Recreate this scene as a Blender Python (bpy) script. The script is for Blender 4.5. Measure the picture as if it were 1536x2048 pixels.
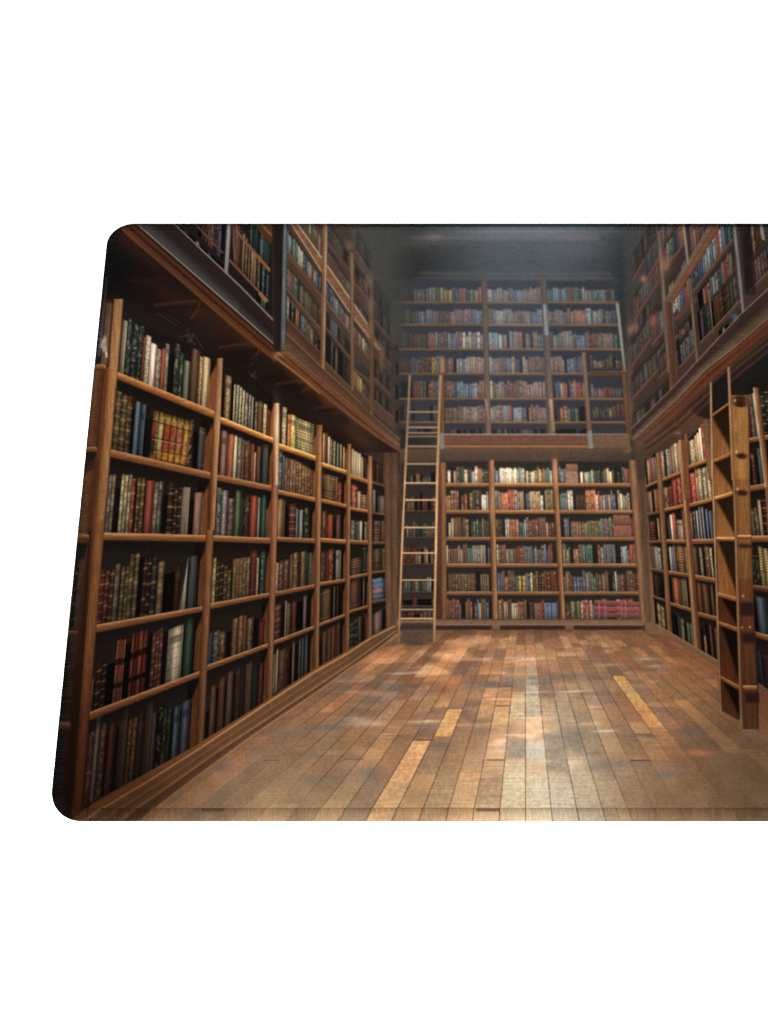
# A printed, stitched cloth desk mat lying on a white surface, seen close up.
import bpy, math, re
import numpy as np

for o in list(bpy.data.objects):
    bpy.data.objects.remove(o, do_unlink=True)
scene = bpy.context.scene

# ---------------------------------------------------------------- camera, light, exposure
TILT = math.radians(30.0)        # camera leans 30 degrees away from straight down
DIST = 1.02                      # metres from lens to the mat's surface
FPX = 3500.0                     # focal length in artwork units
THICK = 0.0052                   # top of the cloth above the table
view = (0.0, math.sin(TILT), -math.cos(TILT))

cam_d = bpy.data.cameras.new('camera')
cam_d.sensor_fit = 'HORIZONTAL'; cam_d.sensor_width = 36.0
cam_d.lens = FPX / 1536.0 * 36.0
cam_d.clip_start = 0.02; cam_d.clip_end = 60.0
cam = bpy.data.objects.new('camera', cam_d)
cam.location = (-view[0] * DIST, -view[1] * DIST, THICK - view[2] * DIST)
cam.rotation_euler = (TILT, 0, 0)
scene.collection.objects.link(cam)
scene.camera = cam

world = bpy.data.worlds.new('World'); scene.world = world
world.use_nodes = True
bg = world.node_tree.nodes['Background']
bg.inputs['Color'].default_value = (1.0, 1.0, 1.0, 1)
bg.inputs['Strength'].default_value = 1.32

lamp_d = bpy.data.lights.new('softbox', 'AREA')
lamp_d.shape = 'RECTANGLE'; lamp_d.size = 2.2; lamp_d.size_y = 1.2
lamp_d.energy = 520.0; lamp_d.color = (1.0, 1.0, 1.0)
lamp = bpy.data.objects.new('softbox', lamp_d)
lamp.location = (0.15, -3.7, 2.2)
from mathutils import Vector
lamp.rotation_euler = (Vector((0.08, 0.0, 0.0)) - Vector(lamp.location)).to_track_quat('-Z', 'Y').to_euler()
scene.collection.objects.link(lamp)

scene.view_settings.view_transform = 'Standard'
scene.view_settings.look = 'None'
scene.view_settings.exposure = 0.0
scene.view_settings.gamma = 1.0
scene.view_settings.use_curve_mapping = False
scene.render.engine = 'CYCLES'
scene.cycles.max_bounces = 5
scene.cycles.filter_width = 1.2
scene.cycles.use_denoising = False

LIGHT = 2.70                     # irradiance / pi the lamp and room give a level surface; ink = seen colour / LIGHT

# ---------------------------------------------------------------------------
# THE PRINT.  The mat carries a dye printed picture of a panelled library.  It
# is ink on cloth, so the picture is worked out here as ink colour (a numpy
# sheet in artwork units) and later dyed into the cloth's own vertices.
# ---------------------------------------------------------------------------
AX0, AY0, AW, AH = 80, 436, 1840, 1224          # artwork sheet: origin and size in artwork units
rng = np.random.RandomState(7)
ART = np.zeros((AH, AW, 3), np.float32)

def value_noise(h, w, cy, cx, seed):
    r = np.random.RandomState(seed)
    gh, gw = int(h / cy) + 3, int(w / cx) + 3
    g = r.rand(gh, gw).astype(np.float32)
    y = np.arange(h) / cy; x = np.arange(w) / cx
    yi = y.astype(int); xi = x.astype(int)
    fy = (y - yi); fx = (x - xi)
    fy = (fy * fy * (3 - 2 * fy))[:, None]; fx = (fx * fx * (3 - 2 * fx))[None, :]
    a = g[yi][:, xi]; b = g[yi][:, xi + 1]; c = g[yi + 1][:, xi]; d = g[yi + 1][:, xi + 1]
    return ((a * (1 - fx) + b * fx) * (1 - fy) + (c * (1 - fx) + d * fx) * fy).astype(np.float32)

NF = value_noise(AH, AW, 1.7, 1.5, 1)            # fine grain
NM = value_noise(AH, AW, 5, 4, 2)
NL = value_noise(AH, AW, 34, 30, 3)
NV = value_noise(AH, AW, 26, 1.8, 4)             # upright streaks
NH = value_noise(AH, AW, 1.8, 26, 5)             # level streaks

COL = dict(k=(30, 28, 27), K=(62, 44, 33), n=(112, 78, 56), N=(138, 102, 74), t=(176, 140, 102), c=(200, 184, 148),
           w=(222, 214, 196), W=(150, 142, 136), g=(48, 60, 52), G=(84, 116, 84), e=(56, 104, 94), b=(58, 70, 102),
           B=(92, 116, 150), s=(92, 98, 108), r=(112, 52, 42), R=(172, 70, 56), o=(190, 106, 66), y=(206, 160, 66),
           Y=(222, 206, 130), Q=(176, 172, 128), p=(146, 112, 106), m=(122, 62, 60), v=(112, 100, 66), u=(146, 160, 164),
           a=(142, 134, 120), F=(128, 142, 116), H=(205, 178, 150))
COL = {q: np.array(z, np.float32) for q, z in COL.items()}

def C(*z):
    return np.array(z, np.float32)

def region(P, pad):
    xs = [p[0] for p in P]; ys = [p[1] for p in P]
    x0 = max(int(min(xs) - pad - AX0), 0); x1 = min(int(max(xs) + pad - AX0) + 2, AW)
    y0 = max(int(min(ys) - pad - AY0), 0); y1 = min(int(max(ys) + pad - AY0) + 2, AH)
    if x1 <= x0 or y1 <= y0:
        return None
    return x0, x1, y0, y1

def quad(P, col, soft=1.0, a=1.0):
    """convex quad TL,TR,BR,BL; col is a colour or f(u,v,slice)"""
    R = region(P, soft)
    if R is None:
        return
    x0, x1, y0, y1 = R
    X = (np.arange(x0, x1) + AX0 + .5)[None, :]; Y = (np.arange(y0, y1) + AY0 + .5)[:, None]
    ar = sum(P[i][0] * P[(i + 1) % len(P)][1] - P[(i + 1) % len(P)][0] * P[i][1] for i in range(len(P)))
    sg = 1 if ar > 0 else -1
    D = []
    cov = None
    for i in range(len(P)):
        (ax, ay), (bx, by) = P[i], P[(i + 1) % len(P)]
        L = math.hypot(bx - ax, by - ay)
        if L < 1e-6:
            D.append(np.ones((y1 - y0, x1 - x0), np.float32)); continue
        d = sg * ((bx - ax) * (Y - ay) - (by - ay) * (X - ax)) / L
        D.append(d)
        c = np.clip(d / soft + .5, 0, 1)
        cov = c if cov is None else cov * c
    if callable(col):
        dT, dR, dB, dL = [np.maximum(q, 0) for q in D[:4]]
        u = dL / (dL + dR + 1e-6); v = dT / (dT + dB + 1e-6)
        col = col(u, v, (slice(y0, y1), slice(x0, x1)))
    cov = (cov * a)[..., None]
    S = ART[y0:y1, x0:x1]
    S[:] = S * (1 - cov) + col * cov

def stops(t, S):
    """piecewise linear colour ramp; S = [(pos,(r,g,b)),...]"""
    xs = [q[0] for q in S]
    return np.stack([np.interp(t, xs, [q[1][i] for q in S]) for i in range(3)], -1).astype(np.float32)

def line(p, q, w, col, soft=1.0, a=1.0):
    L = math.hypot(q[0] - p[0], q[1] - p[1])
    nx, ny = -(q[1] - p[1]) / L * w / 2, (q[0] - p[0]) / L * w / 2
    quad([(p[0] - nx, p[1] - ny), (q[0] - nx, q[1] - ny), (q[0] + nx, q[1] + ny), (p[0] + nx, p[1] + ny)], C(*col), soft, a)

def poly_line(pts, w, col, soft=1.0, a=1.0):
    for i in range(len(pts) - 1):
        line(pts[i], pts[i + 1], w, col, soft, a)

def blob(x, y, rx, ry, col, a=1.0, ang=0.0, mode='mix', pw=2.0):
    R = region([(x - 2.6 * max(rx, ry), y - 2.6 * max(rx, ry)), (x + 2.6 * max(rx, ry), y + 2.6 * max(rx, ry))], 0)
    if R is None:
        return
    x0, x1, y0, y1 = R
    X = (np.arange(x0, x1) + AX0 + .5)[None, :] - x; Y = (np.arange(y0, y1) + AY0 + .5)[:, None] - y
    ca, sa = math.cos(math.radians(ang)), math.sin(math.radians(ang))
    U = (X * ca + Y * sa) / rx; V = (-X * sa + Y * ca) / ry
    g = (np.exp(-(U * U + V * V) ** (pw / 2)) * a)[..., None]
    S = ART[y0:y1, x0:x1]
    if mode == 'mix':
        S[:] = S * (1 - g) + C(*col) * g
    elif mode == 'mul':
        S[:] = S * (1 + (C(*col) - 1) * g)
    else:
        S[:] = S + C(*col) * g

def slant(x):
    return 0.000151 * (x - 793)

def up(x, y, h):
    return (x - slant(x) * h, y - h)

def lerp(p, q, t):
    return (p[0] + (q[0] - p[0]) * t, p[1] + (q[1] - p[1]) * t)

def book(x0, y0, x1, y1, h, c, style, lum, soft, hz):
    """one printed spine standing on (x0,y0)-(x1,y1), h tall"""
    if c == '_':
        return
    base = COL[c] * rng.uniform(.9, 1.12)
    base = base + rng.uniform(-6, 6, 3)
    base = base * .84 + (base.mean() * C(1.06, 1.0, .92)) * .16
    if abs(x1 - x0) < 8 and 780 < x0 < 1300:
        base = (base * .92 + C(122, 86, 62) * .08) * 1.08
    h1 = h * rng.uniform(.985, 1.015)
    ph = rng.rand() * 9; off = rng.uniform(.35, .6)
    nb = rng.randint(4, 7); wd = abs(x1 - x0)
    gold = C(206, 182, 128) if sum(base) < 330 else base * .55
    lab = rng.rand()
    def f(u, v, sl):
        n = NV[sl][..., None]; nf = NF[sl][..., None]; nm = NM[sl][..., None]
        sh = (.52 + .62 * np.exp(-((u - off) / .33) ** 2)) if wd > 7 else (.68 + .40 * np.exp(-((u - off) / .36) ** 2))
        if 'd' in style:
            sh = sh * .85
        if wd > 7:
            sh = sh * (1 - .10 * np.clip(np.sin(u * 9 + ph), 0, 1))
        col = base * (sh * (.84 + .3 * n[..., 0]) * (.93 + .14 * nf[..., 0]))[..., None]
        if 'w' in style:
            col = col * (.62 + .75 * np.clip((u - .45) * 2.2, 0, 1) ** 2)[..., None]
        if 'b' in style:
            bb = np.clip(1 - np.abs(((v * nb + ph) % 1) - .5) * 11 + .4, 0, 1) * (np.clip(1.15 - abs(u - .5) * 1.2, 0, 1))
            col = col * (1 - .62 * bb[..., None]) + gold * lumin * .62 * bb[..., None]
            seg = (np.floor(v * nb + ph) % 2)
            col = col * (1 - .22 * seg[..., None])
        if 's' in style:
            m = np.clip((nm - .5) * 3.6, 0, 1) * np.clip(1.1 - np.abs(u - off) * 1.9, 0, 1)[..., None]
            col = col * (1 - .25 * (nf < .42)) + (C(222, 212, 184) - col) * m * .42
        if 'h' in style:
            q = .5 + .5 * np.sin(v * (h * 1.15))
            col = col * (.7 + .42 * q[..., None]) * (.86 + .24 * n)
            col = col * (1 - .45 * np.clip(1.2 - np.abs(v - .62) * h / 1.3, 0, 1))[..., None]
        if 'x' in style:
            q = ((v > .3) & (v < .4)) | ((v > .68) & (v < .76))
            col = np.where(q[..., None] | (np.abs(u - .5) < .12)[..., None], col * .3, col)
        if 't' in style:
            q = ((v * 5.3) % 1) < .07
            col = np.where(q[..., None], col * .72, col)
        if 'l' in style or (lab > .8 and wd > 5 and c != 'k'):
            q = (v > .16) & (v < .3) & (u > .12) & (u < .88)
            col = np.where(q[..., None], col * .55 + gold * .2, col)
        if lab < .35 and wd > 4 and c != 'k':
            q = np.clip(1 - np.abs(v - .12) * h / 1.2, 0, 1) + np.clip(1 - np.abs(v - .86) * h / 1.2, 0, 1)
            col = col + (gold - col) * (q * .45)[..., None]
        col = col * (1.06 - .34 * v ** 3)[..., None] * (.72 + .28 * np.clip(v * h / 3, 0, 1))[..., None]
        col = col * lum
        return col * (1 - hz[1]) + hz[0] * hz[1]
    lumin = 1.0
    ax, ay = up(x0, y0, h1); bx, by = up(x1, y1, h1)
    if 'q' in style:                                 # a leaning sheet, pointed at the top
        quad([(bx - 1, by), (bx, by), (x1, y1), (x0, y0)], f, soft)
    else:
        quad([(ax, ay), (bx, by), (x1 - .3, y1), (x0 + .3, y0)], f, soft)

NOHZ = (C(0, 0, 0), 0.0)

def row_spec(p, q, spec, lum=1.0, soft=1.1, hz=NOHZ):
    """p->q is the shelf edge the books stand on. tokens: width colour height[:style]"""
    toks = re.findall(r'([\d.]+)([A-Za-z_])([\d.]*)(?::([a-z]+))?', spec)
    tot = sum(float(t[0]) for t in toks); L = q[0] - p[0]
    x = 0.0; h = 60.0
    for w, c, hh, st in toks:
        w = float(w) / tot
        if hh:
            h = float(hh)
        a = lerp(p, q, x); b = lerp(p, q, x + w); x += w
        w0 = b[0] - a[0]
        if c == 'k' and not st:
            book(a[0], a[1], b[0], b[1], h * .9, c, 'd', lum * .7, soft, hz)
        elif st in ('b', 's') and w0 > 15:
            n = int(round(w0 / 9))
            for i in range(n):
                aa = lerp(a, b, i / n); bb = lerp(a, b, (i + 1) / n)
                book(aa[0], aa[1], bb[0], bb[1], h, c, st, lum, soft, hz)
        else:
            book(a[0], a[1], b[0], b[1], h, c, st or '', lum, soft, hz)

def row_rand(p, q, hL, hR, letters, lum=1.0, soft=1.2, hz=NOHZ, var=.16, style='', wj=.35):
    """letters give the run of spine colours; widths and heights vary"""
    n = len(letters)
    w = rng.uniform(1 - wj, 1 + wj, n); w = np.cumsum(w) / w.sum(); w = np.concatenate([[0], w])
    hf = 1.0
    for i, c in enumerate(letters):
        if i == 0 or letters[i] != letters[i - 1]:
            hf = 1 - rng.rand() * var * 1.6
        a = lerp(p, q, w[i]); b = lerp(p, q, w[i + 1])
        h = (hL + (hR - hL) * (w[i] + w[i + 1]) / 2) * hf * rng.uniform(.98, 1.02)
        st = style or rng.choice(['', '', 's', 'b', 's', 'l'])
        if c == '_':
            continue
        book(a[0], a[1], b[0], b[1], h, c, st if c != 'k' else 'd', lum * (.75 if c == 'k' else 1), soft, hz)

WOODS = {'lit': [(0, (222, 172, 114)), (.12, (204, 146, 90)), (.5, (150, 98, 56)), (.88, (108, 64, 36)), (1, (60, 36, 24))],
         'mid': [(0, (190, 148, 110)), (.14, (168, 122, 82)), (.5, (124, 82, 50)), (.88, (96, 60, 36)), (1, (56, 36, 28))],
         'dim': [(0, (142, 108, 84)), (.16, (122, 88, 64)), (.5, (88, 58, 40)), (1, (44, 32, 26))],
         'hot': [(0, (250, 224, 160)), (.2, (228, 184, 116)), (.5, (170, 116, 66)), (.85, (110, 66, 36)), (1, (60, 36, 22))]}

def shelf(p, q, tl, tr, wood='mid', lum=1.0, soft=1.2, hz=NOHZ, edge=0.0):
    """a board seen edge on: p->q top edge, thickness tl / tr, rounded front"""
    S = WOODS[wood]
    def f(u, v, sl):
        c = stops(v, S) * (.88 + .24 * NH[sl][..., None]) * (.94 + .12 * NF[sl][..., None]) * lum
        if edge:
            c = c + edge * C(70, 64, 56) * np.exp(-((v - .12) / .1) ** 2)[..., None]
        return c * (1 - hz[1]) + hz[0] * hz[1]
    quad([p, q, (q[0], q[1] + tr), (p[0], p[1] + tl)], f, soft)

def upright(xl0, xr0, y0, xl1, xr1, y1, S, lum=(1, 1), soft=1.2, hz=NOHZ):
    """standing board: edges (xl0,xr0) at y0 down to (xl1,xr1) at y1; S is a ramp across it"""
    def f(u, v, sl):
        l = (lum[0] + (lum[1] - lum[0]) * v)[..., None]
        c = stops(u, S) * (.86 + .28 * NV[sl][..., None]) * (.94 + .12 * NF[sl][..., None]) * l
        return c * (1 - hz[1]) + hz[0] * hz[1]
    quad([(xl0, y0), (xr0, y0), (xr1, y1), (xl1, y1)], f, soft)

UP = [(0, (92, 56, 34)), (.25, (128, 84, 52)), (.6, (172, 124, 82)), (.88, (178, 132, 92)), (1, (90, 60, 40))]
UPB = [(0, (96, 60, 38)), (.3, (126, 84, 54)), (.7, (150, 106, 72)), (1, (84, 54, 38))]
SIDE = [(0, (76, 46, 30)), (.35, (122, 74, 44)), (.8, (126, 78, 46)), (1, (70, 40, 26))]
DARKBOX = C(26, 22, 19)

def grad(P, top, bot, soft=1.5, a=1.0, ng=.1):
    def f(u, v, sl):
        c = C(*top) * (1 - v[..., None]) + C(*bot) * v[..., None]
        return c * (1 - ng / 2 + ng * NF[sl][..., None]) * (.94 + .12 * NM[sl][..., None])
    quad(P, f, soft, a)

def hgrad(P, left, right, soft=1.5, a=1.0):
    def f(u, v, sl):
        c = C(*left) * (1 - u[..., None]) + C(*right) * u[..., None]
        return c * (.93 + .14 * NV[sl][..., None])
    quad(P, f, soft, a)

# ------------------------------------------------------------------ back wall
def back_wall():
    # whole background: brown panelling
    grad([(80, 436), (1920, 436), (1920, 1660), (80, 1660)], (48, 38, 34), (70, 50, 38))
    # misty ceiling over the far end
    def f(u, v, sl):
        x = 700 + u * 580
        g = np.interp(x, [700, 760, 830, 900, 980, 1100, 1180, 1230, 1280], [.46, .46, .54, .76, 1.0, 1.03, .84, .60, .50])
        g = g * np.interp(v, [0, .08, .2, .32, .6, 1], [1.0, 1.06, .96, .78, .67, .66])
        t = np.clip((x - 800) / 200, 0, 1)
        warm = C(106, 108, 104); cool = C(108, 117, 126)
        c = (warm + (cool - warm) * t[..., None]) * g[..., None]
        return c * (.86 + .14 * NF[sl][..., None] + .14 * NH[sl][..., None]) * (.96 + .08 * NM[sl][..., None])
    quad([(690, 436), (1300, 436), (1290, 900), (700, 900)], lambda u, v, sl: f(u, np.clip(v * 3.4, 0, 1), sl), 14)
    blob(868, 474, 16, 9, (150, 124, 112), .45); blob(1150, 474, 22, 8, (132, 122, 118), .4)
    blob(1040, 462, 90, 12, (136, 138, 146), .5); blob(830, 492, 60, 14, (90, 76, 74), .3); blob(1150, 500, 60, 20, (96, 100, 108), .5)
    hz = lambda y, x: (C(104, 106, 112) * (.62 + .42 * math.exp(-((x - 1010) / 150) ** 2)), float(np.interp(y, [560, 650, 750, 870], [.50, .42, .30, .2])) * (.72 + .28 * math.exp(-((x - 1010) / 130) ** 2)))
    line((800, 487), (1215, 487), 5, (92, 84, 86), 7, .5); line((820, 476), (1200, 476), 9, (134, 116, 114), 10, .5)
    # cornice
    line((840, 547), (1220, 547), 5, (96, 88, 86), 7, .6); line((880, 551), (1200, 551), 2, (78, 74, 76), 3, .5)
    line((830, 556), (1230, 556), 3, (102, 92, 88), 4, .6); line((830, 561), (1238, 561), 3, (66, 64, 68), 4, .7)
    rows_y = [562, 604, 649, 698, 747, 797, 844, 868]
    bx = [(797, 967, 977, 1087, 1099, 1236)]
    def X(x, y):                                   # keep uprights leaning with the wall
        return x + slant(x) * (y - 700)
    cells = [
        ["ggkgaaaaaavyyybbRRgGoR", "wwaaaavaannBBuuppotot o o".replace(' ', ''), "eeuueuerrGGguapeeeaaggs"],
        ["ggaavvsuusuuasnnnnntpppppRBBue", "nnBtwwtpaappnnnttnBBBu", "annsppssRtooooopueaaasgssbs"],
        ["gBnnnnnnngoRaeRsaBBpRwtcttwt", "uuuBwttkaaaRRkaskotsB", "rgGGnaaaannBBBvprrrvvvpppee"],
        ["nnnnnBBnnnnnyyassmpmkuuautttttt", "upppnnnBBybbkctnnnnmnn", "antnoakBBusbss"],
        ["kkkkkRRRGGkRRsB_nnnobbBBBBBBcnnn", "cnpapnnmmnvpopppppp", "vkbbcoRkbsoRRrp"],
        ["kksssk______kssk_nnnnnnpppppaapmp", "upappppuBRRkuuuuBsskonpnppppp", "k_ooegGkk"],
        ["kk_n__k_kk_nrn__RRk_kgkkgkg", "kkssksk_kbk_ssss_kbkk_", "kkkkkk_kk"],
    ]
    for r in range(7):
        y0, y1 = rows_y[r], rows_y[r + 1]
        for b, (xa, xb) in enumerate([(797, 967), (978, 1087), (1099, 1236)]):
            xa1, xb1 = X(xa, y1), X(xb, y1)
            if b == 2 and r >= 3:
                xb1 = X(1165, y1)
            ym = (y0 + y1) / 2
            h = hz(ym, (xa + xb) / 2)
            quad([(X(xa, y0), y0), (X(xb, y0), y0), (X(xb, y1), y1), (X(xa, y1), y1)],
                 C(50, 52, 62) * (1 - h[1]) + h[0] * h[1] * .62, 1.5)
            hh = (y1 - y0 - 7) * (1 if r < 6 else .72)
            st = ''
            # haze thickens toward the middle of the wall: paint in short runs
            L = cells[r][b]; n = len(L); k = max(1, n // 5)
            for i in range(0, n, k):
                a = lerp((xa1, y1), (xb1, y1), i / n); c = lerp((xa1, y1), (xb1, y1), min(n, i + k) / n)
                dk = float(np.interp(a[0], [790, 850, 920, 1200, 1240], [.62, .74, .95, .95, .78])) * (.82 if r == 5 and a[0] < 880 else 1)
                row_rand(a, c, hh * .86, hh * .86, L[i:i + k], dk * (1.16 if r < 6 else .8), 1.6, hz(ym, a[0]), .14)
            if b == 2 and 3 <= r <= 5:               # the narrow column of shelves beside it
                xc, xd = X(1177, y1), X(1240, y1)
                L = ["ntptnvnkvn", "upppRRsssg", "nvbbntnmm"][r - 3]
                row_rand((xc, y1 - (9 if r != 4 else 2)), (xd, y1 - (9 if r != 4 else 2)), hh * .7, hh * .7, L, .85, 1.6, hz(ym, 1200), .3)
            if b == 0 and r < 7:
                blob(800, ym, 30, 30, (50, 54, 52), .35)
    for r in range(6):
        y1 = rows_y[r + 1]; ym = y1
        for (xa, xb) in ((797, 967), (978, 1087), (1099, 1242)):
            h = hz(y1, (xa + xb) / 2)
            wl = 1.12 if (r == 1 and xa == 978) else .95
            shelf((X(xa, y1) - 3, y1 - 1), (X(xb, y1) + 2, y1 - 1), 5.5, 5.5, 'mid', wl * np.interp(xa, [797, 978], [.86, 1]), 1.8, (h[0], h[1] * .7))
    hzc = (C(112, 112, 118), .34)
    upright(963, 974, 560, X(967, 868), X(978, 868), 868, UPB, (.7, 1.0), 1.8, hzc)
    upright(1080, 1092, 560, 1099, 1111, 868, UPB, (.7, 1.0), 1.8, hzc)
    upright(1085, 1094, 609, 1089, 1099, 670, [(0, (120, 126, 128)), (.4, (178, 184, 182)), (1, (104, 104, 104))], (.96, .92), 2.0)
    upright(1163, 1171, 704, 1174, 1184, 870, UPB, (1.08, .95), 1.6, (C(112, 112, 118), .2))
    upright(1174, 1184, 862, 1177, 1187, 899, [(0, (130, 128, 120)), (1, (150, 142, 132))], (1, 1), 1.6)
    upright(1231, 1238, 607, 1247, 1253, 745, [(0, (128, 126, 118)), (.5, (172, 168, 156)), (1, (100, 92, 82))], (1.02, .85), 1.6)
    upright(1243, 1250, 740, 1252, 1259, 868, UPB, (.9, .72), 1.8)
    upright(1098, 1104, 798, 1104, 1110, 862, [(0, (190, 150, 110)), (1, (200, 164, 124))], (1, .8), 1.6)
    upright(969, 973, 798, 976, 980, 840, [(0, (180, 150, 120)), (1, (196, 166, 134))], (1, .8), 1.6)
    line((1180, 737), (1246, 737), 3, (70, 52, 48), 1.6); shelf((1180, 743), (1250, 743), 5, 5, 'dim', 1, 1.6)
    # corner of the upper room, right
    grad([(1250, 560), (1300, 560), (1306, 880), (1256, 880)], (60, 58, 54), (84, 60, 46), 8, .9)
    blob(1262, 800, 12, 80, (120, 88, 62), .5, -3)
    # dark fall of the left corner
    grad([(735, 560), (796, 560), (800, 880), (755, 880)], (52, 56, 54), (66, 52, 44), 10, .9)
    for y in (612, 656, 702, 752, 800, 846):
        row_rand((768, y), (796, y), 34, 34, 'gknsk', .6, 2, NOHZ, .2); line((764, y), (797, y), 3, (76, 58, 50), 2, .7)
    # ladder column above the rail
    upright(880, 888, 716, 881, 889, 745, [(0, (150, 104, 60)), (1, (190, 134, 80))], (1, 1), 1.6)
    upright(879, 888, 745, 880, 889, 868, UPB, (.85, .85), 1.8)
    upright(879, 888, 866, 880, 889, 899, [(0, (132, 122, 108)), (1, (142, 130, 116))], (1, 1), 1.8)
    # gallery rail board
    grad([(889, 869), (1174, 869), (1177, 898), (889, 898)], (108, 70, 56), (116, 80, 58), 1.4)
    line((889, 869), (1174, 869), 2.6, (168, 150, 138), 1.6); line((889, 888), (1176, 888), 1.6, (86, 56, 42), 1.4)
    line((889, 893), (1176, 893), 4, (160, 104, 68), 2); line((889, 898), (1256, 898), 2, (70, 50, 40), 1.6)
    grad([(1186, 868), (1258, 868), (1262, 897), (1188, 897)], (112, 86, 68), (112, 84, 62), 1.8)
    line((1186, 868), (1254, 868), 2, (140, 118, 104), 1.4)
    grad([(800, 898), (1262, 898), (1264, 930), (800, 930)], (92, 70, 58), (64, 56, 48), 2)
    line((891, 900), (1260, 900), 1.6, (110, 86, 72), 2, .6)
    blob(1256, 902, 9, 4, (160, 110, 70), .7, -35); blob(1250, 916, 50, 16, (52, 46, 40), .45)
    # ---- lower back wall
    ys = [924, 967, 1021, 1075, 1128, 1184, 1238]
    low = [
        ["kwktgggcgguwoogg", "bBbwwwwwwcwuGuugcGGwtGncnNseeu", "bBsNNNNpkwgcceYgggkgvcYgkgkgnrr"],
        ["ooNmmkrRkvKKKwwu", "ssooooRRRappNkbBtttttwkvvv", "esswwkKKKKoooowRpaspsBktcaatk"],
        ["kctnnngntkggGggpgg", "KKKkwwooobeupnmmnnntrr", "ksskNNNNNtGGvvvvBppnGrkrrrrrrr"],
        ["cnnnnptnneeaaaaakb", "cnnnaaannrRnsssbasspBbRrk", "tnaskoovveeeekkoussssskkuuunRRr"],
        ["knnnnnnnnnnnnkkvvvvk", "BBnNnnneyyBBYnNKnrrrr", "nNNnBBBspsGenvNnkgwnnKnnrr"],
        ["nmmRmnpkkvnoksBcnnsk", "tnttnnccaoonkKKNNRrBBBBBb", "nvvvsbBkHRRH"],
    ]
    def LX(x, y):
        return x + slant(x) * (y - 1000)
    for r in range(6):
        y0, y1 = ys[r], ys[r + 1]
        lum = [1.2, 1.12, 1.0, .94, .86, .86][r]
        for b, (xa, xb) in enumerate([(889, 978), (989, 1107), (1119, 1267)]):
            quad([(LX(xa, y0), y0 - 1), (LX(xb, y0), y0 - 1), (LX(xb, y1), y1), (LX(xa, y1), y1)], C(40, 37, 35), 1.4)
            row_rand((LX(xa, y1) + 1, y1), (LX(xb, y1) - 1, y1), (y1 - y0) * .8, (y1 - y0) * .8, low[r][b],
                     lum * (1.12 if (r < 2 and b == 1) else 1), 1.4, (C(120, 104, 92), .10), .2)
            if r == 5 and b == 2:                    # long red run, lying spines
                row_rand((1163, y1), (1186, y1), 39, 39, "HRRmH", .95, 1.4, (C(120, 104, 92), .1), .05)
                for k in range(3):
                    c = [(142, 80, 78), (160, 84, 86), (124, 76, 68)][k]
                    grad([(1189, 1200 + 12 * k), (1280, 1204 + 11.5 * k), (1281, 1215 + 11.5 * k), (1189, 1211 + 12 * k)], c, tuple(q * .62 for q in c), 1.5)
                for xx in (1198, 1210, 1243, 1251):
                    line((xx, 1201), (xx + 1, 1236), 1.6, (196, 134, 122), 1.6, .6)
            # shadow under each board
            grad([(LX(xa, y0), y0 + 3), (LX(xb, y0), y0 + 3), (LX(xb, y0), y0 + 14), (LX(xa, y0), y0 + 14)], (30, 27, 25), (38, 35, 33), 2, .55 if r else .0)
    for r in range(6):
        y1 = ys[r + 1]
        if r < 5:
            for b, (xa, xb) in enumerate([(889, 978), (989, 1107), (1119, 1267)]):
                shelf((LX(xa, y1) - 3, y1 - 1), (LX(xb, y1) + 3, y1 - 1), 8, 8, 'lit' if (r < 2 and b == 1) else 'mid', [1.12, 1.08, .98, 1.04, .96][r], 1.4, (C(120, 100, 84), .08))
    # block of big bound volumes lying in the right bay
    grad([(1226, 1030), (1259, 1030), (1261, 1048), (1227, 1048)], (140, 96, 84), (108, 70, 60), 1.4)
    grad([(1227, 1051), (1261, 1051), (1263, 1073), (1228, 1073)], (150, 92, 78), (120, 82, 62), 1.4)
    grad([(1132, 928), (1155, 928), (1156, 943), (1132, 943)], (140, 108, 92), (120, 86, 72), 1.2)
    grad([(1132, 946), (1156, 946), (1157, 965), (1132, 965)], (150, 112, 96), (150, 120, 104), 1.2)
    # ladder bay behind the left ladder
    yb = [930, 969, 1022, 1075, 1128, 1184, 1212, 1238]
    dk = ["kkKvkNNkssskk", "kvNnNkKkmmkkgR", "mgasmsgggeeNNNvg", "rrrrrppkNtkNr", "gGGgmuvgGGuukg", "kkrkkkn", "KrrknNnN"]
    grad([(800, 925), (886, 925), (886, 1254), (792, 1254)], (62, 48, 40), (70, 46, 36), 2)
    for r in range(7):
        y0, y1 = yb[r], yb[r + 1]
        grad([(806, y0), (871, y0), (871, y1), (804, y1)], (44, 40, 38), (54, 44, 38), 2)
        row_rand((806, y1), (871, y1), (y1 - y0) * .72, (y1 - y0) * .72, dk[r], .74, 1.6, NOHZ, .3)
        shelf((804, y1 - 1), (871, y1 - 1), 6, 6, 'dim', .9, 1.6)
    upright(872, 892, 925, 876, 894, 1252, [(0, (80, 54, 42)), (.45, (96, 62, 46)), (.6, (146, 92, 62)), (.85, (150, 104, 72)), (1, (86, 60, 44))], (1, .78), 1.6)
    upright(976, 988, 920, 985, 996, 1238, UP, (.98, .86), 1.4)
    upright(1103, 1114, 918, 1121, 1131, 1238, UP, (.98, .86), 1.4)
    blob(1110, 945, 6, 26, (226, 176, 130), .5); blob(984, 1010, 5, 26, (226, 172, 112), .45)
    # right column and corner
    upright(1257, 1274, 920, 1282, 1293, 1250, [(0, (92, 66, 48)), (.4, (152, 110, 76)), (1, (112, 82, 60))], (1.0, .95), 1.8)
    upright(1274, 1292, 925, 1290, 1312, 1262, [(0, (96, 70, 54)), (.5, (84, 62, 48)), (1, (118, 84, 60))], (.9, 1.1), 2.2)
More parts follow.
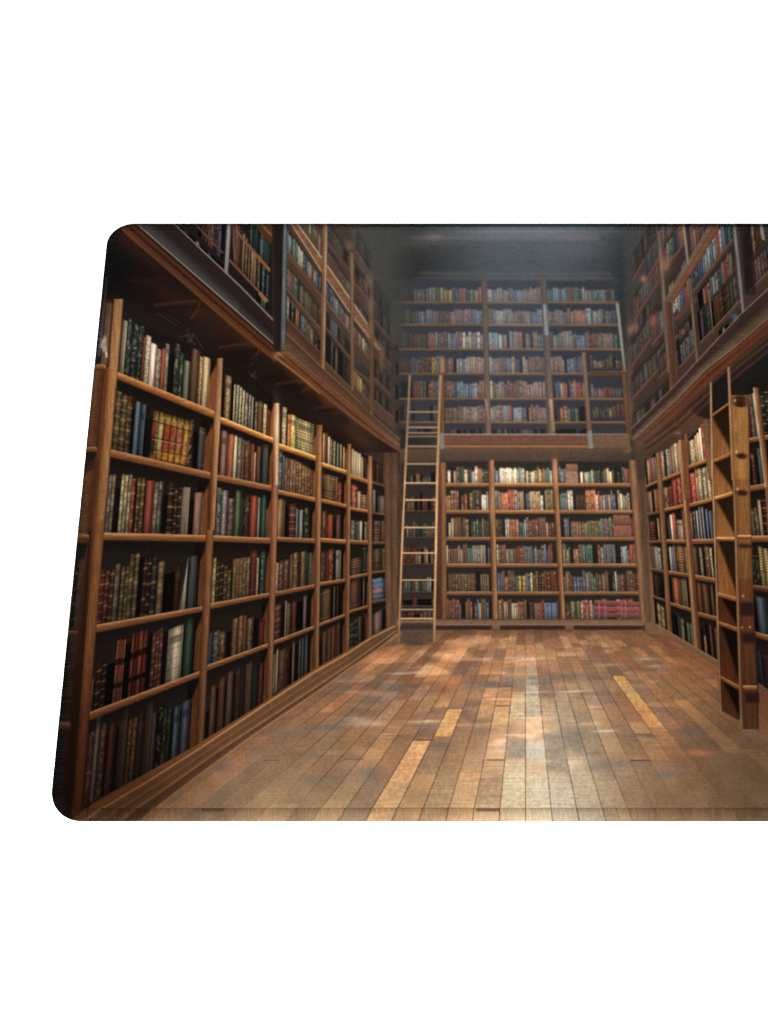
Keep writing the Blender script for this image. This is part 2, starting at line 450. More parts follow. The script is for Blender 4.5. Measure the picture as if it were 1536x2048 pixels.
    # left column and corner
    upright(768, 800, 900, 772, 800, 1262, [(0, (100, 72, 52)), (.4, (92, 66, 50)), (.75, (108, 78, 58)), (.92, (70, 50, 40)), (1, (96, 66, 48))], (.86, .92), 2.4)
    # plinth
    grad([(793, 1238), (1284, 1238), (1286, 1251), (792, 1251)], (112, 84, 66), (126, 96, 74), 1.4)
    line((870, 1239), (1284, 1239), 1.5, (70, 50, 42), 1.2); line((870, 1250), (1284, 1250), 1.6, (150, 120, 96), 1.4, .6)
    grad([(800, 1251), (1284, 1252), (1284, 1259), (800, 1259)], (58, 36, 34), (52, 36, 34), 1.4)
    for xx in (983, 1130):
        grad([(xx, 1251), (xx + 17, 1251), (xx + 17, 1260), (xx, 1260)], (120, 84, 64), (100, 74, 56), 1.2)

# ------------------------------------------------------------------ floor
FV = (1051.0, 1105.0)
def floor():
    y0 = 1259
    PX = [(795, 1262), (1288, 1260), (1420, 1316), (1536, 1420), (1760, 1640), (1760, 1665), (240, 1665), (380, 1563), (507, 1469), (640, 1378), (750, 1300)]
    # region mask by rows
    Y = (np.arange(AH) + AY0 + .5)
    ly = [1258, 1262, 1300, 1378, 1469, 1563, 1665]; lx = [800, 790, 750, 640, 507, 380, 236]
    ry = [1258, 1261, 1300, 1316, 1420, 1470, 1665]; rx = [1286, 1312, 1392, 1424, 1560, 1640, 1960]
    L = np.interp(Y, ly, lx); Rr = np.interp(Y, ry, rx)
    sel = np.where(Y > y0)[0]; i0 = sel[0]
    X = (np.arange(AW) + AX0 + .5)[None, :]; YY = Y[i0:, None]
    mask = np.clip((X - L[i0:, None]) / 2 + .5, 0, 1) * np.clip((Rr[i0:, None] - X) / 2 + .5, 0, 1) * np.clip((YY - 1259) / 2, 0, 1)
    k = (X - FV[0]) / (YY - FV[1]) / (53.5 / 535.0)         # plank index, 0 at the line through the vanishing point
    ki = np.floor(k).astype(int); kf = k - ki
    depth = 535.0 / (YY - FV[1])                            # 1 at the front edge
    depth = np.broadcast_to(depth, k.shape)
    # plank ends
    r = np.random.RandomState(23)
    offs = r.rand(200) * 3; ln = r.uniform(.28, .62, 200)
    idx = np.clip(ki + 80, 0, 199)
    s = depth / ln[idx] + offs[idx]
    si = np.floor(s).astype(int); sf = s - si
    hsh = np.abs(np.sin(idx * 12.9898 + si * 78.233) * 43758.5453) % 1
    hs2 = np.abs(np.sin(idx * 39.346 + si * 11.135) * 24634.6345) % 1
    pal = np.array([(146, 108, 76), (158, 116, 80), (134, 102, 78), (176, 130, 86), (148, 114, 86), (166, 110, 78), (128, 102, 84), (154, 122, 86)], np.float32)
    c = pal[(hsh * 8).astype(int) % 8]
    # far away the planks contrast more
    far = np.clip((depth - 1.2) / 1.6, 0, 1)
    var = (.97 + .06 * hs2) + far * (hs2 - .5) * .2
    c = c * var[..., None]
    yy = np.broadcast_to(YY, k.shape)
    mean = np.stack([np.interp(yy, [1262, 1320, 1450, 1640], q) for q in ([142, 160, 158, 166], [102, 116, 119, 134], [70, 82, 86, 99])], -1).astype(np.float32)
    rel = c / C(151, 113, 81)
    kk = (.40 + .34 * far)[..., None]
    c = mean * C(.965, .94, .93) * (1 + (rel - 1) * kk)
    xb = np.broadcast_to(X, k.shape); yb = np.broadcast_to(YY, k.shape)
    # overall light on the printed floor
    def G(x, y, sx, sy, p=2):
        return np.exp(-((xb - x) / sx) ** 2 - ((yb - y) / sy) ** 2)
    lite = .95 + .56 * G(1075, 1600, 150, 200, 2) + .22 * G(1090, 1420, 170, 120) + .06 * G(700, 1620, 300, 130) + .10 * G(930, 1600, 90, 100) - .34 * G(1600, 1600, 260, 260) \
        - .06 * G(300, 1600, 200, 120) - .10 * G(1330, 1300, 150, 40) - .08 * G(820, 1270, 60, 16) - .16 * G(1080, 1262, 300, 9) + .1 * G(1000, 1310, 130, 22)
    c = c * lite[..., None]
    cool = np.clip(1.2 * G(1125, 1560, 130, 220) + .4 * G(600, 1600, 300, 120), 0, 1)[..., None]
    c = c * (1 - cool * .7) + (np.mean(c, -1, keepdims=True) * C(1.05, 1.0, .88)) * cool * .7
    # grain and mottling
    sl = (slice(i0, AH), slice(0, AW))
    c = c * (.97 + .06 * NH[sl][..., None]) * (.95 + .1 * NM[sl][..., None]) * (.95 + .1 * NF[sl][..., None]) * (.93 + .14 * NL[sl][..., None])
    # dappled streaks that stretch across the boards
    dn = value_noise(AH, AW, 13, 70, 31)[sl]; dn2 = value_noise(AH, AW, 9, 44, 32)[sl]
    dd = np.clip((dn * .6 + dn2 * .4 + (hs2 - .5) * .12 - .60) * 5.5, 0, 1) * np.clip((1600 - yb) / 110, 0, 1) * np.clip((depth - 1.02) / .35, .15, 1) * np.exp(-((xb - 1000) / 330) ** 2)
    c = c + dd[..., None] * C(52, 42, 34)
    sn = value_noise(AH, AW, 17, 80, 33)[sl]
    ds = np.clip((sn + (hsh - .5) * .16 - .60) * 4.2, 0, 1) * np.clip((1560 - yb) / 60, .25, 1) * np.exp(-((xb - 960) / 420) ** 2) * np.clip((yb - 1300) / 40, 0, 1)
    c = c * (1 - ds[..., None] * .30) + C(100, 98, 106) * ds[..., None] * .18
    # seams between boards
    wpx = 53.5 / 535.0 * (yb - FV[1])
    e = np.minimum(kf, 1 - kf) * wpx
    seam = np.clip(1.5 - e * np.clip(1.7 - .6 * (yb - 1300) / 340, 1.0, 1.7), 0, 1) * np.clip((yb - 1260) / 150, .15, 1)
    side = np.clip((xb - 900) / 60, 0, 1) * 1.0
    dark = c * .46
    lightseam = np.clip((np.abs(xb - 1051) - 120) / 160, 0, 1) * np.clip((yb - 1400) / 120, 0, 1)
    lightseam = np.where(xb < 900, np.clip((640 - xb + (yb - 1500) * .3) / 120, 0, 1) * .9, lightseam * .5)
    tgt = dark * (1 - lightseam[..., None]) + (c * 1.24 + 8) * lightseam[..., None]
    c = c * (1 - seam[..., None] * .95) + tgt * seam[..., None] * .95
    c = c * (1 + (hs2 - .5) * .08)[..., None]
    # board ends
    ed = np.minimum(sf, 1 - sf) * ln[idx] / depth * (yb - FV[1])
    en = np.clip(1.5 - ed, 0, 1) * (hs2 > .62) * (yb < 1420)
    c = c * (1 - en[..., None] * np.where(yb > 1400, .2, .14)[..., None])
    ART[i0:] = ART[i0:] * (1 - mask[..., None]) + c.astype(np.float32) * mask[..., None]
    # boards that stand out
    def plank(n, ya, yb_, col, a=.8, ns=1):
        crisp = col in ((212, 168, 98), (206, 150, 94), (226, 172, 112), (190, 142, 104)) or yb_ - ya < 30
        if not crisp:
            st = 5
            for i in range(st):                      # printed board tones, drawn glow and shadow too, fade toward their ends
                d = (yb_ - ya) * .07 * i
                plank_(n, ya + d, yb_ - d, col, a * .36)
            return
        plank_(n, ya, yb_, col, a)
    def plank_(n, ya, yb_, col, a):
        def xx(q, y):
            return FV[0] + q * 53.5 / 535 * (y - FV[1])
        P = [(xx(n, ya) + 1, ya), (xx(n + 1, ya) - 1, ya), (xx(n + 1, yb_) - 1.5, yb_), (xx(n, yb_) + 1.5, yb_)]
        quad(P, lambda u, v, sl: C(*col) * (.86 + .2 * NH[sl][..., None]) * (.9 + .2 * NM[sl][..., None]), 1.6, a)
    plank(7, 1352, 1408, (212, 168, 98), .85); plank(7, 1408, 1455, (206, 150, 94), .85); plank_(7, 1455, 1480, (178, 128, 86), .6)
    plank(-5, 1418, 1473, (226, 172, 112), .95); plank_(-6, 1482, 1562, (228, 174, 122), .92); plank_(-6, 1560, 1650, (212, 168, 122), .85)
    plank(-2, 1400, 1412, (204, 150, 104), .8); plank(-2, 1414, 1455, (226, 184, 130), .75); plank(-3, 1400, 1440, (206, 160, 112), .6)
    plank(-1, 1385, 1450, (222, 204, 168), .65); plank(0, 1345, 1450, (200, 194, 172), .6); plank(-2, 1375, 1398, (188, 138, 104), .6)
    plank(1, 1400, 1452, (206, 176, 144), .5); plank(-6, 1446, 1472, (130, 100, 90), .6); plank(-6, 1414, 1440, (128, 100, 88), .5); plank(-4, 1400, 1416, (128, 98, 84), .6)
    plank(-3, 1522, 1640, (206, 172, 128), .45); plank(-2, 1530, 1620, (176, 148, 118), .6); plank(-1, 1520, 1640, (226, 214, 184), .55)
    plank(0, 1476, 1524, (214, 214, 204), .6); plank(0, 1540, 1640, (220, 210, 182), .6); plank(1, 1550, 1640, (212, 204, 182), .5)
    plank(0, 1350, 1372, (128, 126, 122), .55); plank(1, 1350, 1372, (130, 120, 114), .45); plank(-1, 1350, 1375, (124, 116, 112), .5)
    plank(-2, 1353, 1372, (122, 112, 110), .5); plank(-3, 1362, 1376, (112, 100, 104), .6); plank(-4, 1376, 1400, (134, 104, 90), .5)
    plank(1, 1462, 1510, (144, 134, 122), .55); plank(2, 1460, 1520, (138, 126, 114), .45); plank(1, 1490, 1548, (138, 132, 122), .5); plank(-1, 1474, 1520, (156, 152, 138), .5)
    for n, ya, yb_, cc in ((-2, 1273, 1292, (196, 150, 110)), (-3, 1276, 1300, (192, 146, 108)), (-5, 1272, 1300, (202, 150, 104)), (-8, 1276, 1296, (196, 140, 94)),
                           (-7, 1280, 1300, (196, 140, 100)), (1, 1287, 1306, (196, 146, 104)), (0, 1290, 1308, (190, 144, 104)), (-1, 1290, 1304, (202, 152, 104)),
                           (4, 1272, 1296, (196, 154, 112)), (6, 1280, 1290, (192, 150, 110)), (8, 1283, 1294, (190, 150, 116)), (10, 1280, 1292, (190, 140, 106)),
                           (5, 1295, 1320, (192, 148, 112)), (-2, 1313, 1318, (212, 186, 156)), (-1, 1313, 1318, (222, 200, 170)), (0, 1313, 1319, (222, 206, 178)), (1, 1314, 1319, (206, 186, 158)),
                           (-4, 1314, 1318, (206, 178, 150)), (-7, 1314, 1319, (206, 178, 146)), (-1, 1322, 1345, (186, 150, 120)), (0, 1322, 1350, (190, 166, 138))):
        plank(n, ya, yb_, cc, .62)
    for n, ya, yb_, cc, a in ((-9, 1400, 1452, (190, 152, 118), .5), (-10, 1385, 1420, (184, 146, 116), .4), (-7, 1385, 1425, (186, 150, 114), .5), (-8, 1372, 1400, (188, 152, 122), .45), (-7, 1425, 1450, (140, 110, 94), .5),
                              (-6, 1385, 1412, (168, 132, 98), .5), (-4, 1372, 1400, (186, 144, 100), .5), (-6, 1340, 1372, (176, 126, 92), .5), (-3, 1330, 1352, (186, 134, 96), .45), (2, 1395, 1450, (190, 166, 136), .5), (3, 1440, 1500, (170, 142, 114), .4),
                              (2, 1545, 1640, (196, 184, 158), .5), (3, 1560, 1640, (172, 156, 128), .35), (-4, 1560, 1640, (172, 152, 118), .5), (-4, 1480, 1550, (150, 122, 92), .4), (-8, 1530, 1600, (140, 118, 94), .3)):
        plank_(n, ya, yb_, cc, a)
    # highlights laid over the boards
    for x, y, rx_, ry_, a in ((1150, 1383, 26, 2.4, .7), (1070, 1384, 40, 2.2, .4), (1025, 1470, 20, 2.6, .8), (1002, 1484, 14, 2, .5), (998, 1502, 18, 5, .5), (1080, 1490, 18, 12, .45), (1210, 1462, 22, 3, .7), (1175, 1448, 20, 4, .4), (1090, 1523, 16, 3, .6),
                              (800, 1347, 26, 2, .5), (835, 1345, 20, 3, .45), (845, 1443, 36, 3.5, .45), (720, 1440, 26, 8, .35), (742, 1447, 40, 6, .35), (1215, 1330, 24, 3, .3), (1290, 1318, 18, 3, .4), (1310, 1332, 14, 3, .35)):
        blob(x, y, rx_, ry_, (236, 214, 188), a, -2)
    for x, y, rx_, ry_, a in ((700, 1352, 34, 9, .45), (690, 1378, 40, 12, .35), (590, 1465, 50, 8, .4), (660, 1456, 36, 8, .4), (800, 1378, 40, 12, .45), (760, 1400, 40, 10, .4), (440, 1534, 24, 8, .6), (740, 1550, 40, 12, .4), (630, 1560, 26, 8, .35),
                              (920, 1344, 24, 7, .5), (960, 1372, 30, 6, .5), (860, 1452, 30, 8, .35), (1230, 1530, 50, 12, .45), (1340, 1548, 30, 12, .5), (1390, 1462, 30, 8, .4), (1300, 1473, 22, 3, .6), (1270, 1380, 30, 8, .25), (1500, 1470, 30, 4, .5), (1220, 1345, 26, 3, .5), (965, 1463, 30, 6, .35), (1150, 1470, 40, 8, .3)):
        blob(x, y, rx_, ry_, (92, 92, 102), a * .9, -4)
    for x, y, rx_, ry_, a in ((905, 1362, 22, 8, .4), (1400, 1506, 26, 6, .45), (680, 1310, 40, 8, .2), (900, 1290, 50, 12, .15), (1350, 1290, 40, 10, .2), (1350, 1330, 36, 10, .25), (760, 1310, 50, 14, .25), (940, 1548, 14, 12, .25), (800, 1540, 30, 20, .15)):
        blob(x, y, rx_, ry_, (206, 124, 92), a, 0)
    # a few drawn board ends
    for xa, xb_, y, w in ((688, 728, 1518, 1.6), (527, 560, 1521, 1.6), (402, 448, 1621, 2.6), (952, 1000, 1621.5, 2.6), (972, 1010, 1520, 2.2), (992, 1022, 1412, 2), (998, 1026, 1373, 1.6), (1260, 1302, 1521, 2.2), (832, 868, 1480, 1.6), (765, 798, 1471, 1.2), (1268, 1306, 1469, 1.8)):
        line((xa, y), (xb_, y), w, (78, 56, 38), 1.2, .75)

# ------------------------------------------------------------------ left wall, lower bookcases
def bay(xl, xr, shelves, base, rows, top, lum, wood, soft=1.2, hz=NOHZ, side=None):
    """xl(y), xr(y): inner edges; shelves [(yl,yr,tl,tr)], rows specs"""
    lines = shelves + [base + (0, 0)]
    prev = top
    for i, (yl, yr, tl, tr) in enumerate(lines):
        pt = prev
        quad([(xl(pt[0]), pt[0]), (xr(pt[1]), pt[1]), (xr(yr), yr), (xl(yl), yl)], lambda u, v, sl: (DARKBOX + C(12, 8, 5) * v[..., None]) * (.8 + .4 * NF[sl][..., None]), 1.5)
        if side:
            sw = side
            yt, ybm = pt[1], yr
            def f(u, v, sl):
                c = stops(u, SIDE) * (.8 + .35 * NV[sl][..., None])
                s = np.clip((u * 1.15 + v * 2.3 - 1.0) * 3, .22, 1)[..., None]
                return c * s * lum[i] * 1.05
            quad([(xr(yt) - sw, yt + 2), (xr(yt), yt), (xr(ybm), ybm), (xr(ybm) - sw, ybm)], f, 1.4)
        rw = rows[i]
        if rw:
            xe = xr(yr) - (side or 0) * .6
            ye = yl + (yr - yl) * (xe - xl(yl)) / (xr(yr) - xl(yl))
            row_spec((xl(yl) + 1, yl + 1), (xe, ye + 1), rw, lum[i], soft, hz)
        # shade falling from the board above on the spine tops
        if i > 0:
            d = (yl - pt[0]) * .22
            def g(u, v, sl):
                return np.broadcast_to(DARKBOX * .8, u.shape + (3,))
            quad([(xl(pt[0]), pt[0] - 2), (xr(pt[1]), pt[1] - 2), (xr(pt[1]), pt[1] + d * .5), (xl(pt[0]), pt[0] + d * .5)], C(20, 18, 18), max(4, d * .6), .75)
        prev = (yl + tl, yr + tr)
    for i, (yl, yr, tl, tr) in enumerate(shelves):
        wd = wood[i] if isinstance(wood, (list, tuple)) else wood
        shelf((xl(yl) - 2, yl - .6), (xr(yr) + 2, yr - .6), tl * 1.14 + .4, tr * 1.14 + .4, wd, 1.0 if i < 3 else .92, soft, hz, .25 if i > 1 else 0)

def L2(x0, y0, x1, y1):
    return lambda y: x0 + (x1 - x0) * (y - y0) / (y1 - y0)

def left_wall():
    # dark void behind the whole case
    quad([(80, 600), (236, 628), (440, 712), (560, 806), (560, 1392), (80, 1665)], C(28, 23, 21), 3)
    # partial bay beyond the first upright
    grad([(80, 600), (222, 600), (160, 1640), (60, 1640)], (30, 26, 25), (24, 20, 20), 2)
    upright(186, 208, 560, 150, 180, 1640, [(0, (34, 28, 26)), (.5, (46, 34, 28)), (1, (60, 38, 28))], (.8, .6), 2)
    upright(206, 226, 600, 140, 172, 1650, [(0, (66, 42, 30)), (.4, (104, 66, 42)), (.75, (112, 66, 42)), (.9, (58, 34, 24)), (1, (84, 52, 34))], (.6, .5), 2.4)
    # the room's first stretch: panel gradient
    PAN = [(0, (100, 64, 40)), (.35, (112, 74, 46)), (.6, (84, 50, 32)), (1, (108, 66, 42))]
    upright(184, 219, 735, 158, 194, 1040, PAN, (1, .82), 2.5); upright(158, 194, 1038, 132, 169, 1340, PAN, (.82, .42), 3); upright(132, 169, 1338, 106, 146, 1652, PAN, (.42, .26), 3)
    line((208, 735), (180, 1060), 3, (66, 38, 26), 2.5); line((180, 1060), (152, 1500), 5, (36, 22, 20), 4)
    grad([(186, 905), (192, 905), (172, 935), (164, 935)], (28, 24, 24), (40, 28, 24), 4)
    grad([(164, 900), (192, 905), (184, 940), (150, 960)], (26, 22, 22), (60, 38, 26), 5, .9)
    for y, xa, xb, th, w in ((726, 186, 212, 12, 'lit'), (891, 168, 194, 11, 'mid'), (1066, 150, 178, 11, 'mid'), (1259, 130, 156, 10, 'dim'), (1441, 112, 140, 16, 'dim')):
        shelf((xa, y), (xb, y + 4), th, th, w, .9, 1.4)
    quad([(100, 1086), (162, 1086), (146, 1256), (100, 1256)], C(24, 24, 24), 5)
    quad([(80, 1275), (142, 1275), (126, 1436), (80, 1436)], C(23, 23, 23), 5); quad([(80, 1462), (128, 1462), (118, 1665), (80, 1665)], C(24, 23, 23), 5)
    row_rand((136, 1256), (152, 1256), 130, 130, "vga", .45, 2, NOHZ, .05, 'b')
    grad([(150, 1086), (174, 1086), (166, 1120), (144, 1120)], (20, 20, 20), (22, 22, 22), 5)
    # tall books at the very edge of the top row
    upright(212, 216, 555, 193, 203, 712, [(0, (40, 46, 52)), (.6, (92, 98, 106)), (1, (40, 36, 34))], (.7, 1), 1.6)
    upright(213, 226, 606, 203, 216, 728, [(0, (120, 92, 70)), (.6, (132, 100, 78)), (1, (84, 60, 44))], (.8, .9), 1.6)
    quad([(209, 669), (201, 692), (212, 716), (216, 714)], lambda u, v, sl: C(190, 182, 166) * (.8 + .25 * NM[sl][..., None]), 1.2)
    upright(192, 201, 712, 189, 203, 728, [(0, (34, 44, 46)), (1, (30, 26, 24))], (1, 1), 1.6)
    # ---- bay A
    a_l = lambda y: np.interp(y, [600, 740, 900, 1040, 1250, 1427, 1640], [248, 236, 222, 209, 190, 175, 160])
    a_r = lambda y: np.interp(y, [700, 830, 950, 1071, 1211, 1341, 1500], [440, 430, 421, 416, 409, 401, 392])
    bay(a_l, a_r, [(744, 824, 13, 14), (899, 946, 14, 12), (1066, 1071, 13, 12), (1251, 1212, 14, 9), (1427, 1341, 15, 10)], (1612, 1498),
        ["11c108:w 12g114:s 14g112:s 11g108:s 5r92 11w96:s 14w84 12a80:s 6R85 9a95:s 12k85 12g105:s 9g90:s 13F80 2k60 18n108 7t98:s 17c102",
         "12v118:b 13v117:b 11n112:b 6k100 11B108 11B106:w 14k88 78_10 12K98:s 10k84 14s86:d",
         "14a118:b 10k100 21c118:b 7R112:b 3k 15n112:b 2k 15R108 17a106:b 10k90 12K105:b 14K96:b 15c96:w 9k80 16p88",
         "11r112:b 17r110:b 10a118:b 2k 15v112:b 18v134:b 8k 16K122:b 10g118:b 2k 12t108:b 20k90 12K92 12w106:q 3k 15s108:d 4k",
         "5a68 3k 10K90:b 9K95:b 14k 8o128:x 8o126:x 10k 12R132:x 1k 16R130:x 8k 20m118:b 8k 27w112:t 3k 14e116 5k",
         "13m150:s 9W170 13n150:s 4k 14r142 5k 16v158:w 2k 17n130:s 12K138 15v146:w 9s122:d 13k125:s 14g118:s 5k 12B108 3k 15B112 3k"],
        (640, 715), [1.0, .86, .84, .68, .66, .62], ['lit', 'mid', 'mid', 'mid', 'mid'], side=24)
    # the netted row of gilt and scarlet spines
    def net(u, v, sl):
        c = stops(v, [(0, (120, 96, 40)), (.07, (196, 160, 62)), (.2, (206, 158, 66)), (.24, (196, 84, 44)), (.72, (186, 74, 44)), (.78, (206, 130, 40)), (.95, (226, 160, 44)), (1, (150, 96, 30))])
        c = np.where((u < .12)[..., None], stops(v, [(0, (120, 104, 60)), (.2, (150, 120, 50)), (.22, (160, 60, 44)), (.55, (150, 54, 40)), (.6, (50, 44, 40)), (.85, (60, 46, 36)), (1, (150, 100, 40))]), c)
        c = np.where(((u > .13) & (u < .28))[..., None], stops(v, [(0, (160, 140, 60)), (.2, (212, 180, 80)), (.3, (196, 200, 140)), (.75, (170, 170, 104)), (.85, (206, 164, 50)), (1, (160, 110, 40))]), c)
        c = np.where(((u > .6) & (u < .83) & (v > .25) & (v < .75))[..., None], c * .6 + C(206, 160, 110) * .4, c)
        c = np.where((u > .86)[..., None], stops(v, [(0, (120, 90, 40)), (.12, (206, 150, 60)), (.6, (228, 160, 70)), (1, (196, 110, 60))]), c)
        q = np.abs(((u * 6.2) % 1) - .5)
        c = c * (.66 + .42 * np.clip(np.minimum((u * 6.2) % 1, 1 - (u * 6.2) % 1) * 7, 0, 1))[..., None]
        for vv in (.22, .55, .8):
            c = c * (1 - .62 * np.clip(1.3 - np.abs(v - vv) * 80, 0, 1))[..., None]
        rid = .62 + .46 * np.sin(np.pi * ((u * 6.2) % 1)) ** .8
        c = c * rid[..., None] * (.86 - .2 * v[..., None] * 0)
        c = c * (.72 + .42 * NM[sl][..., None]) + C(60, 40, 20) * .12
        g = c.mean(-1, keepdims=True)
        return (g + (c - g) * .82) * .86
    quad([(307, 820), (383, 843), (374, 931), (298, 916)], net, 1.2)
    for q in range(9):
        blob(311 + q * 8.4, 823 + q * 2.9, 2.4, 4.5, (40, 32, 24), .75)
        blob(315 + q * 8.4, 830 + q * 2.9, 2.2, 6, (196, 160, 80), .35)
    line((304, 879), (377, 891), 1.4, (172, 160, 130), 1.2, .8); line((308, 902), (376, 914), 1.4, (120, 100, 70), 1.2, .8)
    # ---- bay B
    b_l = lambda y: np.interp(y, [700, 830, 950, 1071, 1208, 1332, 1480], [448, 441, 434, 428, 420, 413, 405])
    b_r = lambda y: np.interp(y, [780, 878, 973, 1077, 1185, 1286, 1408], [552, 548, 546, 543, 539, 536, 534])
    bay(b_l, b_r, [(833, 878, 12, 10), (949, 973, 11, 10), (1071, 1077, 11, 10), (1208, 1185, 10, 8), (1332, 1286, 10, 8)], (1479, 1410),
        ["5k 13t88:s 6k 4c76 1k 6u77:s 1k 5c75:s 1k 5c73:s 1k 7u71:s 1k 4c68:s 1k 5u67 3k 6v60:s 12n64 7c62:s 8r55",
         "3k 13p90 15o88 7w86 11a84:s 4p82 13n82:s 2r 6R78 4c62 10n76 3k 13s82:d 3k",
         "12s96:s 12u92:s 12p78:s 4g 12G93 5g80 14K84:s 17R84 4u82 4g 9e88 5n60",
         "8c92:b 16K84:b 8n74:b 7v64:b 3k 7N82:s 7N82:s 7N82:s 7N82:s 7N80:s 14r92 5c76:s 3k 10e88:s 2k",
         "8b66 14s66:s 14n60:s 10k 12N76:s 10N78:s 8n76 13N66:s 10k 12r50",
         "10k 12n102 4k 13n106 4k 13n112 4k 10n112:w 10K 13N108:w 15g94:d 8r 3k"],
        (700, 800), [.98, .9, .82, .74, .68, .62], ['hot', 'mid', 'mid', 'mid', 'mid'], side=14)
    # ---- bay C
    c_l = lambda y: np.interp(y, [810, 1075, 1388], [560, 552, 541]); c_r = lambda y: np.interp(y, [860, 1078, 1340], [637, 632, 628])
    bay(c_l, c_r, [(886, 915, 11, 9), (979, 997, 8, 8), (1074, 1078, 8, 8), (1185, 1168, 8, 7), (1284, 1250, 8, 7)], (1390, 1341),
        ["4k 10w76:s 2k 7o66 12Y68:s 40Q64:h",
         "8B80:s 4s72 6p68:s 6N68:b 6p67:s 6N67:s 6p66:b 6N64:s 6N62:b 6N60:s 6n58:b 6n56:s",
         "13t78 4n 9k70 16m68:b 4u60 2k 9u58 2k 13g62:s 6k",
         "8c60:s 10N62:s 10N62:s 3K 6N72 14N72:s 4K 12N72:s 6g68 6s66",
         "13m74:b 7k 3c 8v68 10r 12k 6p68 8k",
         "8a80 3w88 22n80:h 6k 4t82 3k 5k 4s 2k 4s 2k 5s 6k"],
        (815, 858), [1.02, .92, .84, .76, .7, .64], ['hot', 'lit', 'mid', 'mid', 'mid'], side=14)
    d_l = lambda y: np.interp(y, [860, 1335], [645, 637]); d_r = lambda y: np.interp(y, [890, 1305], [696, 691])
    bay(d_l, d_r, [(924, 943, 9, 8), (997, 1010, 7, 7), (1076, 1080, 8, 8), (1165, 1157, 7, 6), (1248, 1226, 6, 6)], (1337, 1308),
        ["4c60 4R62 4m 5w56 5u54:s 3g 5c52:s 3k 5u50 3k 4c 3k 4c48", "30N52:h 4N 10R42:s 5k", "10n56:s 14R50 5k 10n 6k",
         "10n62:s 6r 10R64:s 4k 8u62 3t60 5k", "22n68 6k 3a 4k 3n 10k", "6k 10n70 10n72 9n72 4r 6n 6k"],
        (862, 890), [.96, .9, .84, .76, .7, .64], ['hot', 'lit', 'lit', 'mid', 'mid'], side=11)
    e_l = lambda y: np.interp(y, [890, 1300], [702, 698]); e_r = lambda y: np.interp(y, [915, 1278], [739, 738])
    bay(e_l, e_r, [(948, 962, 8, 7), (1014, 1021, 6, 6), (1080, 1082, 7, 7), (1153, 1145, 6, 5), (1222, 1209, 5, 5)], (1302, 1279),
        ["6c52 6w50 6c50 6w48 6c44 10K", "14R46:s 7c36 14t30:h", "10a40:s 6s 5w 4k 5a", "20N36:h 10g58", "22n66 5k 3a 5k", "18g58:b 8v 6k 5r"],
        (895, 915), [.98, .98, .84, .8, .72, .66], ['lit', 'lit', 'mid', 'mid', 'mid'], side=8)
    f_l = lambda y: 744 + 0 * y; f_r = lambda y: np.interp(y, [930, 1250], [768, 772])
    bay(f_l, f_r, [(962, 971, 5, 4), (1024, 1028, 4, 4), (1085, 1084, 4, 4), (1144, 1140, 5, 5), (1203, 1198, 5, 4)], (1270, 1254),
        ["8K40 6n40 8K 4n", "5u46 3k 12a36", "12p44:h 8n44", "16v46:h 6n", "22B44", "16p42 6k"],
        (920, 932), [.7, .75, .75, .78, .8, .75], 'dim', 1.8)
    for k, c in enumerate([(96, 120, 150), (84, 110, 150), (160, 110, 96), (80, 96, 100)]):
        line((745, 1162 + 10.5 * k), (764, 1158 + 10.5 * k), 7, c, 2, .85)
    # ---- standing boards
    upright(228, 247, 598, 217, 236, 740, [(0, (150, 104, 66)), (.3, (176, 126, 80)), (.75, (196, 148, 100)), (1, (120, 84, 56))], (.9, .94))
    upright(217, 236, 740, 191, 210, 1040, [(0, (120, 78, 46)), (.3, (160, 112, 68)), (.75, (182, 136, 92)), (1, (108, 72, 46))], (1, .78))
    upright(191, 210, 1040, 166, 186, 1340, [(0, (112, 70, 42)), (.4, (138, 92, 56)), (.8, (134, 88, 54)), (1, (92, 60, 40))], (.92, .8))
    upright(166, 186, 1340, 142, 163, 1650, [(0, (86, 48, 30)), (.4, (118, 68, 42)), (.8, (110, 62, 40)), (1, (60, 36, 28))], (1, .55))
    upright(434, 446, 716, 427, 440, 860, [(0, (120, 82, 54)), (.4, (160, 122, 86)), (.85, (186, 150, 116)), (1, (120, 90, 70))], (.85, 1.05))
    upright(424, 440, 860, 417, 429, 1060, [(0, (92, 54, 34)), (.25, (120, 80, 50)), (.6, (176, 128, 86)), (.9, (200, 156, 116)), (1, (120, 84, 58))], (1, .8))
    upright(412, 428, 1060, 392, 407, 1498, [(0, (80, 46, 32)), (.3, (120, 78, 50)), (.7, (150, 104, 68)), (1, (96, 62, 44))], (.92, .68))
    upright(547, 559, 806, 546, 557, 980, [(0, (130, 84, 62)), (.3, (170, 120, 96)), (.65, (236, 216, 190)), (1, (150, 110, 84))], (1.02, .92))
    upright(543, 557, 970, 533, 544, 1414, [(0, (92, 54, 38)), (.35, (140, 94, 66)), (.75, (172, 122, 88)), (1, (104, 68, 50))], (1, .66))
    upright(632, 645, 850, 627, 637, 1350, [(0, (92, 62, 42)), (.4, (132, 92, 64)), (.75, (186, 140, 104)), (1, (120, 84, 62))], (1.05, .66))
    upright(694, 702, 888, 689, 698, 1314, [(0, (92, 60, 44)), (.6, (150, 108, 78)), (.9, (170, 130, 96)), (1, (104, 72, 54))], (1.05, .68))
    upright(736, 744, 912, 735, 743, 1286, [(0, (96, 66, 48)), (.5, (156, 112, 80)), (.9, (164, 120, 88)), (1, (90, 64, 48))], (1, .72))
    upright(768, 782, 925, 772, 786, 1262, [(0, (96, 66, 48)), (.5, (120, 84, 60)), (1, (84, 60, 46))], (.86, .9), 2)
